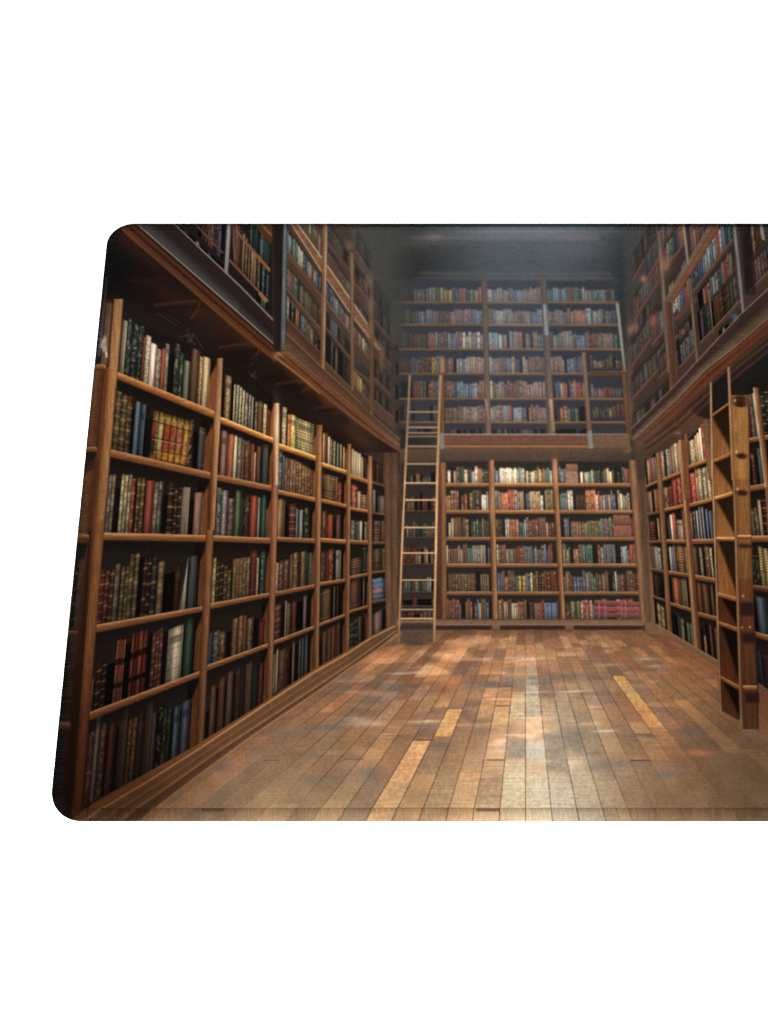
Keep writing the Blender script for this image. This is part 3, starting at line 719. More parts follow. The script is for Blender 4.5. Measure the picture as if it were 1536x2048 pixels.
    blob(553, 850, 7, 40, (250, 236, 210), .45); blob(740, 960, 5, 30, (236, 186, 130), .35)
    # ---- plinth and its mouldings
    # the long curve of highlights
    top = [(150, 1652), (176, 1634), (300, 1560), (404, 1494), (532, 1408), (628, 1345), (695, 1307), (742, 1276), (790, 1252)]
    mid = [(215, 1652), (238, 1640), (340, 1570), (436, 1502), (548, 1429), (640, 1368), (705, 1325), (750, 1292), (792, 1262)]
    bot = [(262, 1652), (280, 1640), (380, 1563), (444, 1516), (507, 1470), (640, 1380), (700, 1336), (752, 1301), (796, 1266)]
    inn = [(120, 1652), (178, 1614), (300, 1542), (390, 1492), (532, 1402), (628, 1338), (695, 1301), (742, 1272), (790, 1248)]
    for i in range(8):
        l = [.78, .88, .95, 1, 1, 1, .95, .9][i]
        quad([inn[i], inn[i + 1], top[i + 1], top[i]], C(118, 78, 46) * l, 1.5)
        quad([top[i], top[i + 1], mid[i + 1], mid[i]], lambda u, v, sl: stops(v, [(0, (112, 84, 60)), (.35, (98, 70, 48)), (.5, (122, 92, 66)), (.62, (94, 66, 46)), (1, (112, 82, 58))]) * (.95 + .1 * NM[sl][..., None]) * l, 2.2)
        quad([mid[i], mid[i + 1], bot[i + 1], bot[i]], lambda u, v, sl: stops(v, [(0, (120, 90, 66)), (.3, (84, 58, 40)), (.8, (98, 70, 48)), (1, (126, 96, 70))]) * (.95 + .1 * NM[sl][..., None]) * l, 2.2)
        line(top[i], top[i + 1], 2.6, tuple(C(196, 156, 112) * l), 1.6, .9)
        line(mid[i], mid[i + 1], 2.8, tuple(C(158, 126, 98) * l), 2.2, .75)
        line(bot[i], bot[i + 1], 1.8, tuple(C(186, 150, 110) * l), 1.6, .7)
    # foot of the case, near the front
    for x0, y0, x1, y1 in ((180, 1640, 404, 1506),):
        line((190, 1652), (404, 1510), 2, (120, 84, 60), 2, .5)

# ------------------------------------------------------------------ left gallery
def gallery_row(p, q, hl, hr, L, lum=.8, hz=NOHZ, soft=1.3):
    row_rand(p, q, hl, hr, L, lum, soft, hz, .12)

def left_soffit():
    # soffit: dark red brown underside and its shade
    quad([(180, 436), (275, 436), (800, 905), (560, 905)], lambda u, v, sl: C(40, 25, 20) * (.8 + .4 * NL[sl][..., None]), 3)
    quad([(180, 436), (330, 500), (560, 740), (180, 640)], lambda u, v, sl: stops(v, [(0, (30, 22, 21)), (.5, (24, 21, 21)), (1, (38, 28, 24))]) * (.85 + .3 * NF[sl][..., None]), 8)
    quad([(180, 600), (560, 720), (640, 850), (236, 660)], C(34, 26, 24), 14, .9)
    # soffit boards glowing brown toward the far end
    blob(330, 585, 70, 26, (50, 30, 24), .8, 30); blob(420, 640, 60, 26, (72, 42, 28), .9, 40); blob(500, 668, 60, 24, (98, 56, 34), .85, 38); blob(455, 600, 36, 14, (92, 50, 30), .7, 42)
    blob(225, 540, 40, 34, (16, 18, 18), .9); blob(290, 515, 50, 12, (58, 32, 24), .7, 38); blob(260, 480, 30, 12, (56, 28, 22), .8, 25)
    blob(590, 740, 60, 16, (104, 66, 42), .8, 38); blob(640, 790, 60, 14, (116, 72, 48), .8, 40); blob(700, 830, 50, 14, (100, 68, 50), .8, 40)
    blob(560, 790, 46, 30, (44, 34, 30), .8, 35); blob(640, 830, 46, 14, (56, 44, 38), .7, 40); blob(716, 872, 46, 14, (74, 56, 46), .8, 38); blob(480, 760, 50, 26, (52, 34, 28), .9, 35)
    blob(510, 800, 40, 14, (46, 34, 28), .7, 38); blob(395, 790, 60, 20, (26, 22, 22), .6, 30)
    # braces under the gallery
    poly_line([(400, 600), (396, 616), (382, 636)], 1.6, (116, 70, 44), 1.4, .7); line((314, 626), (354, 652), 1.6, (120, 90, 66), 1.6, .45); line((334, 630), (362, 646), 1.4, (96, 58, 38), 1.4, .6)
    poly_line([(517, 700), (514, 718), (500, 732)], 1.5, (130, 86, 54), 1.4, .6); line((450, 700), (518, 693), 3, (96, 56, 34), 3, .7)
    line((258, 562), (345, 556), 3, (60, 34, 26), 3, .7)
    for i in range(60):
        x = 377 + rng.randn() * 7; y = 675 + rng.randn() * 10
        blob(x, y, 1.5, 1.5, (120, 112, 98), rng.uniform(.15, .5))
    for i in range(20):
        x = 508 + rng.randn() * 5; y = 750 + rng.randn() * 4
        blob(x, y, 1.1, 1.1, (206, 190, 160), rng.uniform(.2, .7))
    line((385, 664), (408, 700), 1.4, (120, 100, 70), 1.4, .6)

    blob(480, 690, 200, 60, (.74, .70, .68), 1.0, 38, 'mul')
    for (x, y, w) in ((395, 606, 34), (515, 690, 30), (612, 764, 24), (676, 812, 18)):
        poly_line([(x - w * 2.6, y + 5), (x - w * 1.2, y - 1), (x, y - 4)], 5, (92, 58, 40), 5, .5)
        poly_line([(x - w * 3.0, y + 14), (x - w * 1.2, y + 8), (x + 4, y + 8)], 6, (24, 20, 20), 6, .5)
        poly_line([(x + 3, y + 2), (x + 1, y + w * .5), (x - w * .45, y + w * .95)], 1.8, (104, 68, 46), 2.2, .5)
        quad([(x - w * .2, y + w * .9), (x + w * .9, y + w * .5), (x + w * 1.4, y + w * 1.9), (x + w * .2, y + w * 2)], C(36, 28, 25), 10, .6)

def left_gallery():
    # ---- near stretch of the gallery front (above the beam)
    quad([(345, 436), (560, 436), (560, 655), (552, 652)], C(28, 25, 26), 1.6)
    # boards and spines between the posts
    gallery_row((396, 470), (446, 522), 80, 76, "krrnprbBk", .72)
    line((386, 443), (446, 506), 4, (96, 60, 48), 1.8)
    row_spec((463, 520), (536, 600), "4k 14n82 3K 4t76 2K 4N74:s 2K 4N72 2K 5t70:s 6N66 3K 5N64:s 4k 6e56:b 3k 5b50", .84, 1.4)
    gallery_row((497, 492), (541, 538), 62, 52, "gugeegguseeg", .6)
    gallery_row((350, 462), (446, 550), 22, 20, "kkgkkwkkskkk", .55)
    gallery_row((512, 600), (534, 622), 20, 20, "kkesk", .7)
    grad([(500, 436), (545, 436), (545, 492), (528, 476)], (104, 64, 36), (70, 44, 28), 2)
    shelf((521, 446), (544, 470), 6, 6, 'lit', .8, 1.6)
    poly_line([(463, 447), (484, 476), (512, 508), (540, 540)], 4.5, (128, 82, 56), 2); line((515, 512), (540, 543), 6, (140, 90, 50), 2.6, .8)
    poly_line([(458, 519), (500, 564), (536, 602)], 4.5, (116, 72, 54), 1.8); line((518, 585), (534, 604), 7, (160, 106, 56), 2.8, .85)
    upright(462, 470, 440, 466, 472, 520, [(0, (60, 38, 30)), (.7, (150, 104, 80)), (1, (60, 44, 36))], (.8, .8), 1.4)
    upright(454, 463, 440, 448, 456, 550, [(0, (96, 98, 98)), (.5, (158, 160, 158)), (1, (110, 104, 98))], (1, .9), 1.4)
    # beam: grey lit face, brown lip
    up_ = [(336, 436), (480, 572), (557, 652)]; lo = [(260, 436), (480, 628), (552, 692)]
    md = [(306, 436), (480, 598), (552, 670)]
    for i in range(2):
        quad([up_[i], up_[i + 1], md[i + 1], md[i]], C(40, 30, 28), 6)
        quad([md[i], md[i + 1], lo[i + 1], lo[i]], lambda u, v, sl: stops(v, [(0, (34, 27, 25)), (.35, (46, 42, 42)), (.7, (62, 61, 61)), (1, (66, 66, 66))]) * (.94 + .1 * NF[sl][..., None]) * (1.0 - .15 * i), 5)
    poly_line(up_, 2.2, (140, 124, 120), 1.4); poly_line([(400, 497), (480, 572), (560, 652)], 2.6, (150, 134, 130), 1.6, .6)
    poly_line(lo, 2.2, (166, 156, 140), 1.4)
    for k, (cc, w) in enumerate([((30, 22, 22), 5), ((92, 46, 30), 8), ((50, 28, 24), 6), ((92, 54, 32), 8), ((110, 66, 38), 5)]):
        d = [5, 11, 17, 24, 30][k]
        f = [1, .95][0]
        poly_line([(262 - d * .6, 436 + d * .75), (480 - d * .5, 628 + d * .75), (552, 692 + d)], w, cc, 3.5, .85)
    # post
    upright(543, 570, 436, 547, 563, 708, [(0, (56, 40, 34)), (.2, (34, 26, 26)), (.9, (30, 24, 25)), (1, (60, 60, 62))], (1, 1.1), 1.8)
    upright(567, 576, 436, 561, 572, 700, [(0, (74, 86, 92)), (.5, (118, 130, 134)), (1, (56, 56, 56))], (.95, .85), 1.8)
    # ---- middle stretch
    hz = (C(96, 96, 94), .14); hz2 = (C(98, 98, 96), .3)
    grad([(574, 436), (760, 436), (790, 860), (574, 690)], (72, 54, 44), (84, 62, 50), 3)
    grad([(700, 436), (800, 436), (800, 700), (735, 640)], (84, 82, 78), (80, 72, 66), 14, .9)
    gallery_row((604, 455), (640, 505), 36, 40, "aavcvanp", .8, hz)
    for (p, q, hl, hr, L, lm) in [
        ((573, 500), (645, 592), 44, 32, "BuueuGwwwGbBatntBbnk", .9), ((573, 578), (640, 655), 50, 40, "ppRpaGgvavvavnnnKn", .74), ((573, 633), (640, 712), 48, 34, "wkgkookBBvvvaKKk", .86),
        ((573, 700), (642, 768), 16, 14, "kkkkgkkk", .6),
        ((652, 600), (702, 668), 40, 28, "bbbBuupBBnptn", .84), ((652, 655), (702, 716), 42, 34, "kkpBBpkggkkk", .72), ((650, 722), (702, 776), 62, 46, "kkkBkpkkKKng", .66),
        ((655, 545), (702, 606), 50, 36, "nnnnmRpnnau", .72), ((706, 678), (744, 722), 34, 22, "wRRwnwtpnn", .84), ((705, 768), (742, 806), 40, 20, "yyyYnnKn", .86), ((706, 735), (744, 765), 36, 26, "nnKbggKs", .6),
        ((712, 500), (742, 548), 40, 36, 'gnagkn', .5), ((748, 600), (782, 652), 40, 36, 'gnkgkn', .5), ((748, 690), (784, 730), 40, 30, 'knnpkn', .5), ((748, 755), (784, 790), 36, 30, 'knkpkn', .5), ((748, 800), (784, 832), 30, 26, 'knkvkn', .5),
        ((656, 486), (700, 540), 40, 30, "gnavpnkn", .56), ((706, 560), (740, 604), 36, 30, "ukknnpk", .6), ((706, 625), (745, 672), 30, 24, "nnppnkn", .6), ((750, 640), (780, 676), 40, 30, "pnkpnk", .5)]:
        d = 5
        quad([(p[0], p[1] - hl - 6), (q[0], q[1] - hr - 6), q, p], C(50, 44, 42), 2.4, .85)
        gallery_row(p, q, hl, hr, L, lm, hz if p[0] < 652 else hz2, 1.6)
        line((p[0], p[1] + 2), (q[0], q[1] + 2), 4, (90, 66, 52), 2.2)
        line((p[0], p[1]), (q[0], q[1]), 1.3, (150, 118, 94), 1.4, .55)
    # broad brown rails that run down the gallery
    for (a, b, w, cc) in [((576, 520), (645, 600), 16, (78, 56, 44)), ((576, 596), (600, 622), 5, (100, 66, 50)), ((652, 612), (706, 684), 12, (76, 60, 50)), ((576, 643), (644, 716), 13, (70, 48, 42)), ((706, 690), (744, 740), 14, (76, 64, 54))]:
        line(a, b, w, cc, 3, .85)
    for (a, b) in [((576, 640), (644, 708)), ((576, 512), (642, 592)), ((652, 605), (704, 668))]:
        line(a, b, 1.4, (142, 108, 86), 1.3, .6)
    quad([(576, 440), (590, 440), (768, 700), (752, 700)], lambda u, v, sl: C(124, 84, 60) * (.85 + .3 * NH[sl][..., None]), 2)
    quad([(586, 440), (600, 440), (712, 600), (700, 600)], C(84, 66, 52), 2.4, .8)
    poly_line([(580, 444), (647, 548), (706, 634), (760, 700)], 2.6, (196, 158, 122), 1.5, .85); poly_line([(592, 444), (652, 528), (706, 606), (736, 650)], 2.8, (206, 180, 152), 1.5, .85)
    poly_line([(622, 444), (700, 540), (742, 600)], 5, (84, 62, 52), 3, .8)
    line((641, 476), (637, 516), 1.8, (190, 166, 136), 1.6, .6)
    upright(645, 656, 436, 641, 650, 742, [(0, (104, 72, 54)), (.45, (140, 104, 78)), (.75, (196, 156, 118)), (1, (96, 72, 58))], (1, .85), 1.6)
    upright(699, 708, 505, 701, 708, 782, [(0, (96, 76, 62)), (.6, (156, 124, 96)), (1, (90, 70, 58))], (.9, .8), 2)
    upright(738, 747, 560, 740, 748, 830, [(0, (96, 80, 64)), (.6, (128, 98, 74)), (1, (90, 70, 58))], (.8, .8), 3)
    for (x, y, w, h) in ((699, 492, 9, 11), (738, 563, 9, 11), (742, 612, 6, 18), (741, 660, 8, 22), (764, 706, 5, 22), (763, 735, 4, 14)):
        blob(x, y, w, h, (150, 112, 80), .5, 0, 'mix', 3)
    quad([(700, 436), (812, 436), (800, 690), (765, 610)], lambda u, v, sl: C(64, 66, 64) * (.84 + .32 * NF[sl][..., None]), 26, .6)
    # lower beam of the far gallery
    upb = [(570, 664), (645, 736), (704, 790), (757, 842), (800, 880)]; lob = [(570, 700), (645, 762), (704, 812), (757, 858), (800, 892)]
    low = [(552, 706), (640, 786), (704, 838), (757, 878), (800, 905)]
    for i in range(4):
        quad([upb[i], upb[i + 1], lob[i + 1], lob[i]], lambda u, v, sl: stops(v, [(0, (70, 46, 40)), (.5, (92, 66, 52)), (1, (100, 72, 54))]) * (.9 + .2 * NH[sl][..., None]), 2)
        quad([lob[i], lob[i + 1], low[i + 1], low[i]], lambda u, v, sl: stops(v, [(0, (84, 54, 40)), (.3, (130, 84, 56)), (.5, (72, 46, 36)), (.75, (126, 80, 52)), (1, (84, 54, 40))]) * (.9 + .2 * NH[sl][..., None]), 2)
        line(upb[i], upb[i + 1], 1.8, (150, 118, 96), 1.5, .8); line(lob[i], lob[i + 1], 1.8, (156, 118, 88), 1.6, .75)
    poly_line([(548, 712), (600, 752), (640, 786)], 5, (176, 124, 76), 2.5, .8); blob(556, 708, 10, 5, (176, 130, 84), .8, 5)
    poly_line([(640, 784), (700, 832), (756, 874)], 4, (140, 94, 64), 3, .6)
    # haze in the far corner
    blob(782, 560, 34, 120, (54, 58, 56), .55); blob(782, 740, 22, 80, (56, 50, 46), .4); blob(745, 470, 60, 40, (66, 66, 62), .4)

# ------------------------------------------------------------------ right wall, gallery, ladders
def right_side():
    hz = (C(96, 96, 94), .12); hz2 = (C(98, 98, 96), .3)
    grad([(1262, 700), (1560, 560), (1560, 900), (1290, 940)], (60, 44, 38), (44, 34, 30), 4)
    # gallery body
    grad([(1300, 436), (1700, 436), (1700, 640), (1262, 860)], (56, 46, 42), (66, 50, 42), 3)
    grad([(1240, 436), (1320, 436), (1312, 640), (1256, 620)], (66, 69, 67), (58, 56, 53), 14, .95)
    secs = [
        ((1266, 560), (1296, 505), 44, 44, 'ngbnkp', .45, hz2), ((1256, 700), (1300, 640), 40, 40, 'ngpnkp', .5, hz2), ((1296, 500), (1316, 460), 44, 44, 'gbnp', .45, hz2),
        # far section 1262..1320
        ((1262, 735), (1316, 655), 44, 44, "npnnvpnpn", .55, hz2), ((1268, 640), (1318, 560), 40, 44, "nRnppBpnRo", .6, hz2), ((1292, 560), (1320, 512), 50, 50, "bbpbpan", .55, hz2),
        ((1262, 800), (1332, 720), 40, 40, "nnnpvnpn", .55, hz2), ((1266, 870), (1338, 800), 36, 36, "nankpkpk", .5, hz2), ((1304, 690), (1338, 645), 50, 50, "nRnpuBt", .68, hz2),
        ((1322, 500), (1368, 440), 44, 50, "ppnpaRpbb", .66, hz2), ((1328, 540), (1374, 478), 42, 50, "mRuGGebbooR", .82, hz), ((1340, 606), (1378, 548), 34, 40, "yynnvpaG", .72, hz),
        ((1346, 640), (1384, 596), 40, 44, "wwuBbRpB", .88, hz), ((1354, 705), (1386, 668), 40, 40, "kKRRvnk", .7, hz),
        ((1358, 735), (1394, 694), 46, 46, "kaasasak", .66, hz), ((1330, 700), (1356, 668), 44, 44, "pBBnn", .6, hz), ((1318, 755), (1340, 730), 40, 40, "nBRok", .6, hz),
        # nearer section 1384..1466
        ((1384, 510), (1444, 436), 60, 60, "ppRvpnpwww", .78, hz), ((1384, 586), (1466, 476), 46, 58, "bbbbbBuuBupRwBugeg", .88, hz), ((1400, 640), (1468, 558), 58, 62, "kkonoeuussaRRvap", .74, NOHZ),
        ((1400, 686), (1482, 598), 60, 60, "kpgekknmnKnvan", .6, NOHZ), ((1440, 690), (1486, 650), 30, 26, "kukggBk", .6, NOHZ),
        # nearest section
        ((1492, 528), (1560, 452), 66, 70, "kktnnnnkuuu", .66, NOHZ), ((1494, 586), (1560, 520), 54, 60, "kkmppppspp", .62, NOHZ), ((1510, 640), (1560, 590), 20, 20, "kkk", .5, NOHZ),
        ((1560, 452), (1700, 340), 60, 60, "kptneubbutp", .6, NOHZ), ((1560, 560), (1700, 440), 60, 60, "ktpkneuubtp", .6, NOHZ)]
    for (p, q, hl, hr, L, lm, z) in secs:
        quad([(p[0], p[1] - hl - 8), (q[0], q[1] - hr - 8), q, p], C(44, 38, 37), 2.2, .9)
        gallery_row(p, q, hl, hr, L, lm, z, 1.5)
        line((p[0], p[1] + 3), (q[0], q[1] + 3), 7, (78, 54, 44), 2.2)
        line(p, q, 1.6, (150, 116, 94), 1.4, .6)
    line((1350, 640), (1392, 596), 10, (84, 60, 48), 3)
    quad([(1478, 436), (1500, 436), (1512, 590), (1490, 590)], C(34, 28, 28), 3, .8)
    # big handrail
    quad([(1428, 436), (1452, 436), (1346, 606), (1326, 606)], lambda u, v, sl: stops(u, [(0, (150, 130, 112)), (.12, (96, 76, 62)), (.3, (120, 96, 76)), (.42, (84, 62, 48)), (.55, (120, 78, 56)), (.9, (116, 66, 46)), (1, (60, 40, 34))]) * (.88 + .24 * NH[sl][..., None]), 1.8)
    # posts
    upright(1463, 1471, 436, 1483, 1490, 628, [(0, (84, 84, 84)), (.5, (138, 142, 146)), (1, (80, 78, 76))], (1, .82), 1.5)
    upright(1363, 1369, 436, 1373, 1379, 528, [(0, (110, 104, 98)), (.5, (174, 166, 156)), (1, (90, 80, 72))], (1, .85), 1.5)
    upright(1376, 1382, 556, 1391, 1398, 726, [(0, (84, 66, 56)), (.6, (146, 118, 98)), (1, (70, 52, 44))], (.9, .85), 1.5)
    upright(1313, 1322, 462, 1334, 1344, 745, [(0, (90, 80, 70)), (.55, (134, 112, 92)), (1, (80, 66, 56))], (.9, .9), 2)
    upright(1327, 1345, 604, 1342, 1358, 800, [(0, (124, 96, 76)), (.25, (92, 60, 46)), (.8, (78, 50, 40)), (1, (100, 72, 56))], (1, .9), 1.8)
    upright(1516, 1523, 436, 1524, 1531, 480, [(0, (110, 112, 112)), (.5, (150, 156, 156)), (1, (90, 90, 90))], (1, .9), 1.5)
    upright(1416, 1420, 590, 1424, 1427, 664, [(0, (90, 66, 50)), (1, (140, 104, 74))], (1, .9), 1.4)
    blob(1261, 660, 6, 10, (170, 130, 94), .6); blob(1287, 558, 6, 7, (190, 124, 84), .8); blob(1268, 652, 8, 10, (150, 104, 76), .6); blob(1306, 640, 8, 12, (190, 96, 74), .5)
    blob(1330, 530, 10, 16, (176, 130, 84), .6); blob(1470, 634, 7, 7, (74, 104, 124), .8)
    # beam below the gallery
    upb = [(1262, 858), (1346, 775), (1380, 738), (1480, 630), (1545, 570), (1720, 420)]; lob = [(1266, 880), (1352, 800), (1412, 738), (1470, 694), (1545, 628), (1720, 480)]
    low = [(1272, 900), (1362, 826), (1420, 768), (1480, 715), (1550, 660), (1720, 520)]
    for i in range(5):
        l = [1, 1, .95, .85, .8][i]
        quad([upb[i], upb[i + 1], lob[i + 1], lob[i]], lambda u, v, sl: stops(v, [(0, (64, 46, 40)), (.4, (56, 40, 34)), (.8, (98, 80, 66)), (1, (104, 86, 70))]) * (.9 + .2 * NH[sl][..., None]) * l, 2)
        quad([lob[i], lob[i + 1], low[i + 1], low[i]], lambda u, v, sl: stops(v, [(0, (60, 36, 30)), (.25, (116, 66, 44)), (.45, (70, 38, 30)), (.7, (112, 60, 40)), (1, (70, 42, 32))]) * (.9 + .2 * NH[sl][..., None]) * l, 2)
        line(upb[i], upb[i + 1], 2, (150, 124, 106), 1.5, .8); line(lob[i], lob[i + 1], 2, (150, 128, 108), 1.6, .8)
    # soffit
    quad([(1266, 895), (1362, 826), (1430, 775), (1430, 850)], lambda u, v, sl: C(84, 62, 50) * (.85 + .3 * NL[sl][..., None]), 5)
    quad([(1380, 820), (1560, 655), (1560, 760), (1425, 850)], lambda u, v, sl: C(44, 32, 28) * (.8 + .4 * NL[sl][..., None]), 5)
    quad([(1420, 775), (1700, 560), (1700, 900), (1424, 870)], C(28, 25, 25), 5)
    grad([(1266, 880), (1424, 846), (1420, 900), (1275, 960)], (84, 64, 52), (60, 50, 42), 8, .9)
    blob(1355, 810, 30, 8, (104, 78, 60), .6, -38); blob(1310, 860, 40, 10, (96, 74, 60), .6, -40); blob(1400, 870, 22, 8, (70, 52, 42), .6, -20); blob(1380, 800, 34, 10, (80, 50, 40), .7, -35)
    blob(1490, 690, 50, 8, (92, 46, 34), .6, -42); blob(1520, 660, 40, 8, (96, 52, 36), .5, -40)
    for k, (cc, w) in enumerate([((44, 28, 24), 5), ((118, 74, 52), 4), ((52, 34, 30), 6), ((104, 66, 48), 4)]):
        d = 4 + 8 * k
        poly_line([(1290, 884 + d * .8), (1362, 828 + d), (1420, 772 + d), (1480, 719 + d), (1550, 664 + d)], w, cc, 3.5, .55)
    poly_line([(1346, 830), (1350, 845), (1358, 856)], 1.5, (120, 90, 66), 1.4, .5); line((1380, 850), (1405, 835), 1.6, (120, 84, 60), 1.6, .5)
    for i in range(14):
        blob(1356 + rng.randn() * 4, 866 + rng.randn() * 3, 1.1, 1.1, (190, 170, 140), .5)
    # ---- lower wall, three bays and the case right of the ladder
    spec = [
        (lambda y: np.interp(y, [890, 1246], [1288, 1311]), lambda y: np.interp(y, [890, 1265], [1313, 1338]),
         [(971, 959, 5, 5), (1027, 1021, 5, 5), (1082, 1080, 6, 6), (1136, 1142, 6, 6), (1191, 1201, 5, 5)], (1247, 1266),
         ["3k 6t46 5R48 6p46 6p44", "4n40 6p40 5k 8o42 5o40", "14r38:h 5k 5t42 5k", "6n44 8w44:w 6u42:s 5k", "16K44:h 8k", "5k 16t44:b 6k"], (928, 900), [.9, .9, .85, .82, .7, .78], ['mid', 'dim', 'dim', 'dim', 'dim'], 1.4),
        (lambda y: np.interp(y, [890, 1275], [1319, 1345]), lambda y: np.interp(y, [870, 1300], [1357, 1390]),
         [(958, 941, 6, 6), (1018, 1008, 6, 6), (1079, 1080, 7, 7), (1141, 1148, 7, 7), (1204, 1218, 6, 7)], (1272, 1300),
         ["8t50:s 3k 6u50:s 5p50 6t52 8w54:s 4t54", "10n40:s 7r 9R52 10R54:s", "5k 6g44 5w48 6R50 14H38:w 5m60", "5k 5u46 5B48 3t52 22N52:h 5t50", "6k 14o50 5n 7v54 5a55 6k", "14k50 4g 9c46:w 6k 8G46 6s48"], (915, 880), [1.0, .9, .95, .88, .74, .7], ['lit', 'lit', 'mid', 'mid', 'mid'], 1.3),
        (lambda y: np.interp(y, [870, 1300], [1365, 1396]), lambda y: np.interp(y, [850, 1320], [1419, 1440]),
         [(935, 914, 7, 7), (1009, 995, 7, 7), (1079, 1078, 9, 8), (1148, 1158, 9, 9), (1222, 1235, 8, 8)], (1303, 1322),
         ["12n60 12c46:s 5t50 6c54 5w60 8R66:s 7c60:s", "10r60 12R56:s 6t64 30c60:s", "4k 5p52:s 3k 6s54:s 2k 5u54 2k 6u62 2k 6u62 4k 6B56 3k 5B52 4b54", "14n54 4k 7a54:s 5k 12N60:s 5c58:s 4k", "6r64 8o60:w 5K 14n58 4k 6n62 5k", "8r50 6k 5t38 8k66 5n62 5k 6n60"], (890, 835), [1.08, 1.0, .88, .8, .7, .66], ['lit', 'lit', 'mid', 'mid', 'mid'], 1.3),
    ]
    for xl, xr, sh, base, rows, top, lum, wood, soft in spec:
        rows = [re.sub(r'([A-Za-z])(\d+)', lambda m: m.group(1) + str(int(int(m.group(2)) * 1.1)), q) for q in rows]
        lum = [q * 1.08 for q in lum]
        bay(xl, xr, sh, base, rows, top, lum, wood, soft, NOHZ)
    upright(1311, 1322, 905, 1335, 1345, 1270, [(0, (92, 66, 48)), (.3, (150, 112, 78)), (.6, (120, 84, 58)), (1, (90, 60, 44))], (1, .85), 1.4)
    upright(1356, 1377, 880, 1365, 1378, 1000, [(0, (150, 112, 80)), (.15, (190, 150, 110)), (.35, (128, 88, 58)), (1, (116, 76, 52))], (1, .92), 1.5)
    upright(1365, 1378, 1000, 1388, 1402, 1302, [(0, (110, 80, 58)), (.3, (176, 136, 98)), (.6, (110, 72, 52)), (1, (90, 56, 42))], (1, .85), 1.5)
    upright(1404, 1424, 838, 1416, 1430, 960, [(0, (110, 84, 60)), (.3, (140, 106, 76)), (1, (64, 50, 40))], (.9, .9), 2, NOHZ)
    # plinth right
    quad([(1284, 1246), (1312, 1247), (1440, 1322), (1440, 1336)], C(110, 86, 66), 2)
    grad([(1284, 1240), (1310, 1246), (1345, 1272), (1300, 1268)], (112, 84, 62), (118, 90, 68), 3)
    line((1311, 1249), (1440, 1325), 2, (156, 124, 94), 1.8, .6)
    # case to the right of the ladder
    quad([(1494, 770), (1700, 740), (1760, 1640), (1512, 1420)], C(30, 26, 27), 2)
    e_l = lambda y: np.interp(y, [770, 1450], [1494, 1516]); e_r = lambda y: np.interp(y, [770, 1450], [1600, 1660])
    bay(e_l, e_r, [(877, 858, 8, 9), (972, 955, 10, 10), (1072, 1070, 11, 12), (1170, 1186, 10, 12), (1263, 1300, 10, 12)], (1368, 1440),
        ["7r84 8p88:s 8w90 5k 20g90:b 30R80:s 30p80", "5k70 8r66:s 5k 8u74:w 20k70 30g80:s 30B70", "8v56:s 8v58:s 6c74 12K76:b 20k70 30n80:s 30p70", "14g62:s 9Y80:h 9Y78:h 20k70 30n80:s 30p70",
         "6k74 16B74 20m70 30n80:s 30p70", "6g76 6b74 8m76:w 6m74 20k70 30n80:s 30p70"], (760, 740), [.85, .75, .72, .72, .62, .58], ['mid', 'mid', 'mid', 'dim', 'mid'], 1.3)
    upright(1506, 1517, 775, 1530, 1542, 975, [(0, (210, 196, 166)), (.25, (150, 110, 70)), (.7, (112, 76, 48)), (1, (70, 46, 34))], (1, 1), 1.5)
    upright(1530, 1560, 975, 1560, 1600, 1440, [(0, (150, 110, 70)), (.3, (112, 76, 48)), (1, (60, 40, 30))], (.9, .8), 1.5)
    grad([(1516, 1366), (1560, 1400), (1560, 1500), (1518, 1470)], (112, 80, 58), (118, 84, 60), 3, .9)
    line((1516, 1366), (1560, 1398), 2, (150, 120, 92), 1.8, .7)
    # ---- the tall step ladder
    grad([(1424, 770), (1456, 742), (1476, 1440), (1442, 1420)], (26, 24, 25), (44, 28, 26), 1.6)
    steps = [((1421, 832), (1458, 805)), ((1424, 922), (1461, 906)), ((1428, 995), (1465, 984)), ((1431, 1075), (1469, 1075)), ((1435, 1186), (1472, 1195)), ((1437, 1243), (1475, 1256)), ((1441, 1352), (1478, 1372))]
    for i, (p, q) in enumerate(steps):
        nx = steps[i + 1] if i + 1 < len(steps) else ((1442, 1420), (1480, 1440))
        # back panel, shaded by the step above it
        l = [.95, 1, .98, .92, .55, .5, .46][i]
        def f(u, v, sl):
            c = stops(v, [(0, (122, 80, 46)), (1, (152, 104, 60))]) * (.86 + .26 * NV[sl][..., None]) * l * (C(1, 1, 1) if i < 4 else C(1, .84, .78))
            sh = np.clip((v * 1.0 - u * .95 + .12) * 6, 0, 1)[..., None]
            return c * (.3 + .7 * sh)
        quad([(p[0] + 2, p[1] + 4), (q[0], q[1] + 4), nx[1], (nx[0][0] + 2, nx[0][1])], f, 1.6)
    for i, (p, q) in enumerate(steps):
        shelf((p[0], p[1] - 1), (q[0], q[1] - 1), [6, 7, 8, 8, 8, 8, 8][i], [6, 8, 9, 9, 10, 10, 11][i], 'hot' if i in (2, 3) else 'lit', [.92, .95, 1, .98, .98, .9, .85][i], 1.4)
    upright(1419, 1424, 764, 1422, 1427, 960, [(0, (120, 90, 62)), (.5, (210, 178, 136)), (1, (100, 72, 50))], (.85, 1.05), 1.4)
    upright(1423, 1428, 955, 1439, 1444, 1424, [(0, (120, 90, 62)), (.5, (190, 156, 114)), (1, (90, 64, 46))], (1.05, .72), 1.4)
    upright(1454, 1460, 734, 1463, 1469, 960, [(0, (130, 100, 72)), (.5, (200, 164, 124)), (1, (110, 80, 54))], (.85, 1), 1.4)
    upright(1460, 1497, 790, 1466, 1500, 960, [(0, (120, 86, 52)), (.15, (150, 108, 62)), (.5, (166, 122, 70)), (.9, (152, 110, 64)), (1, (100, 68, 42))], (.95, 1), 1.5)
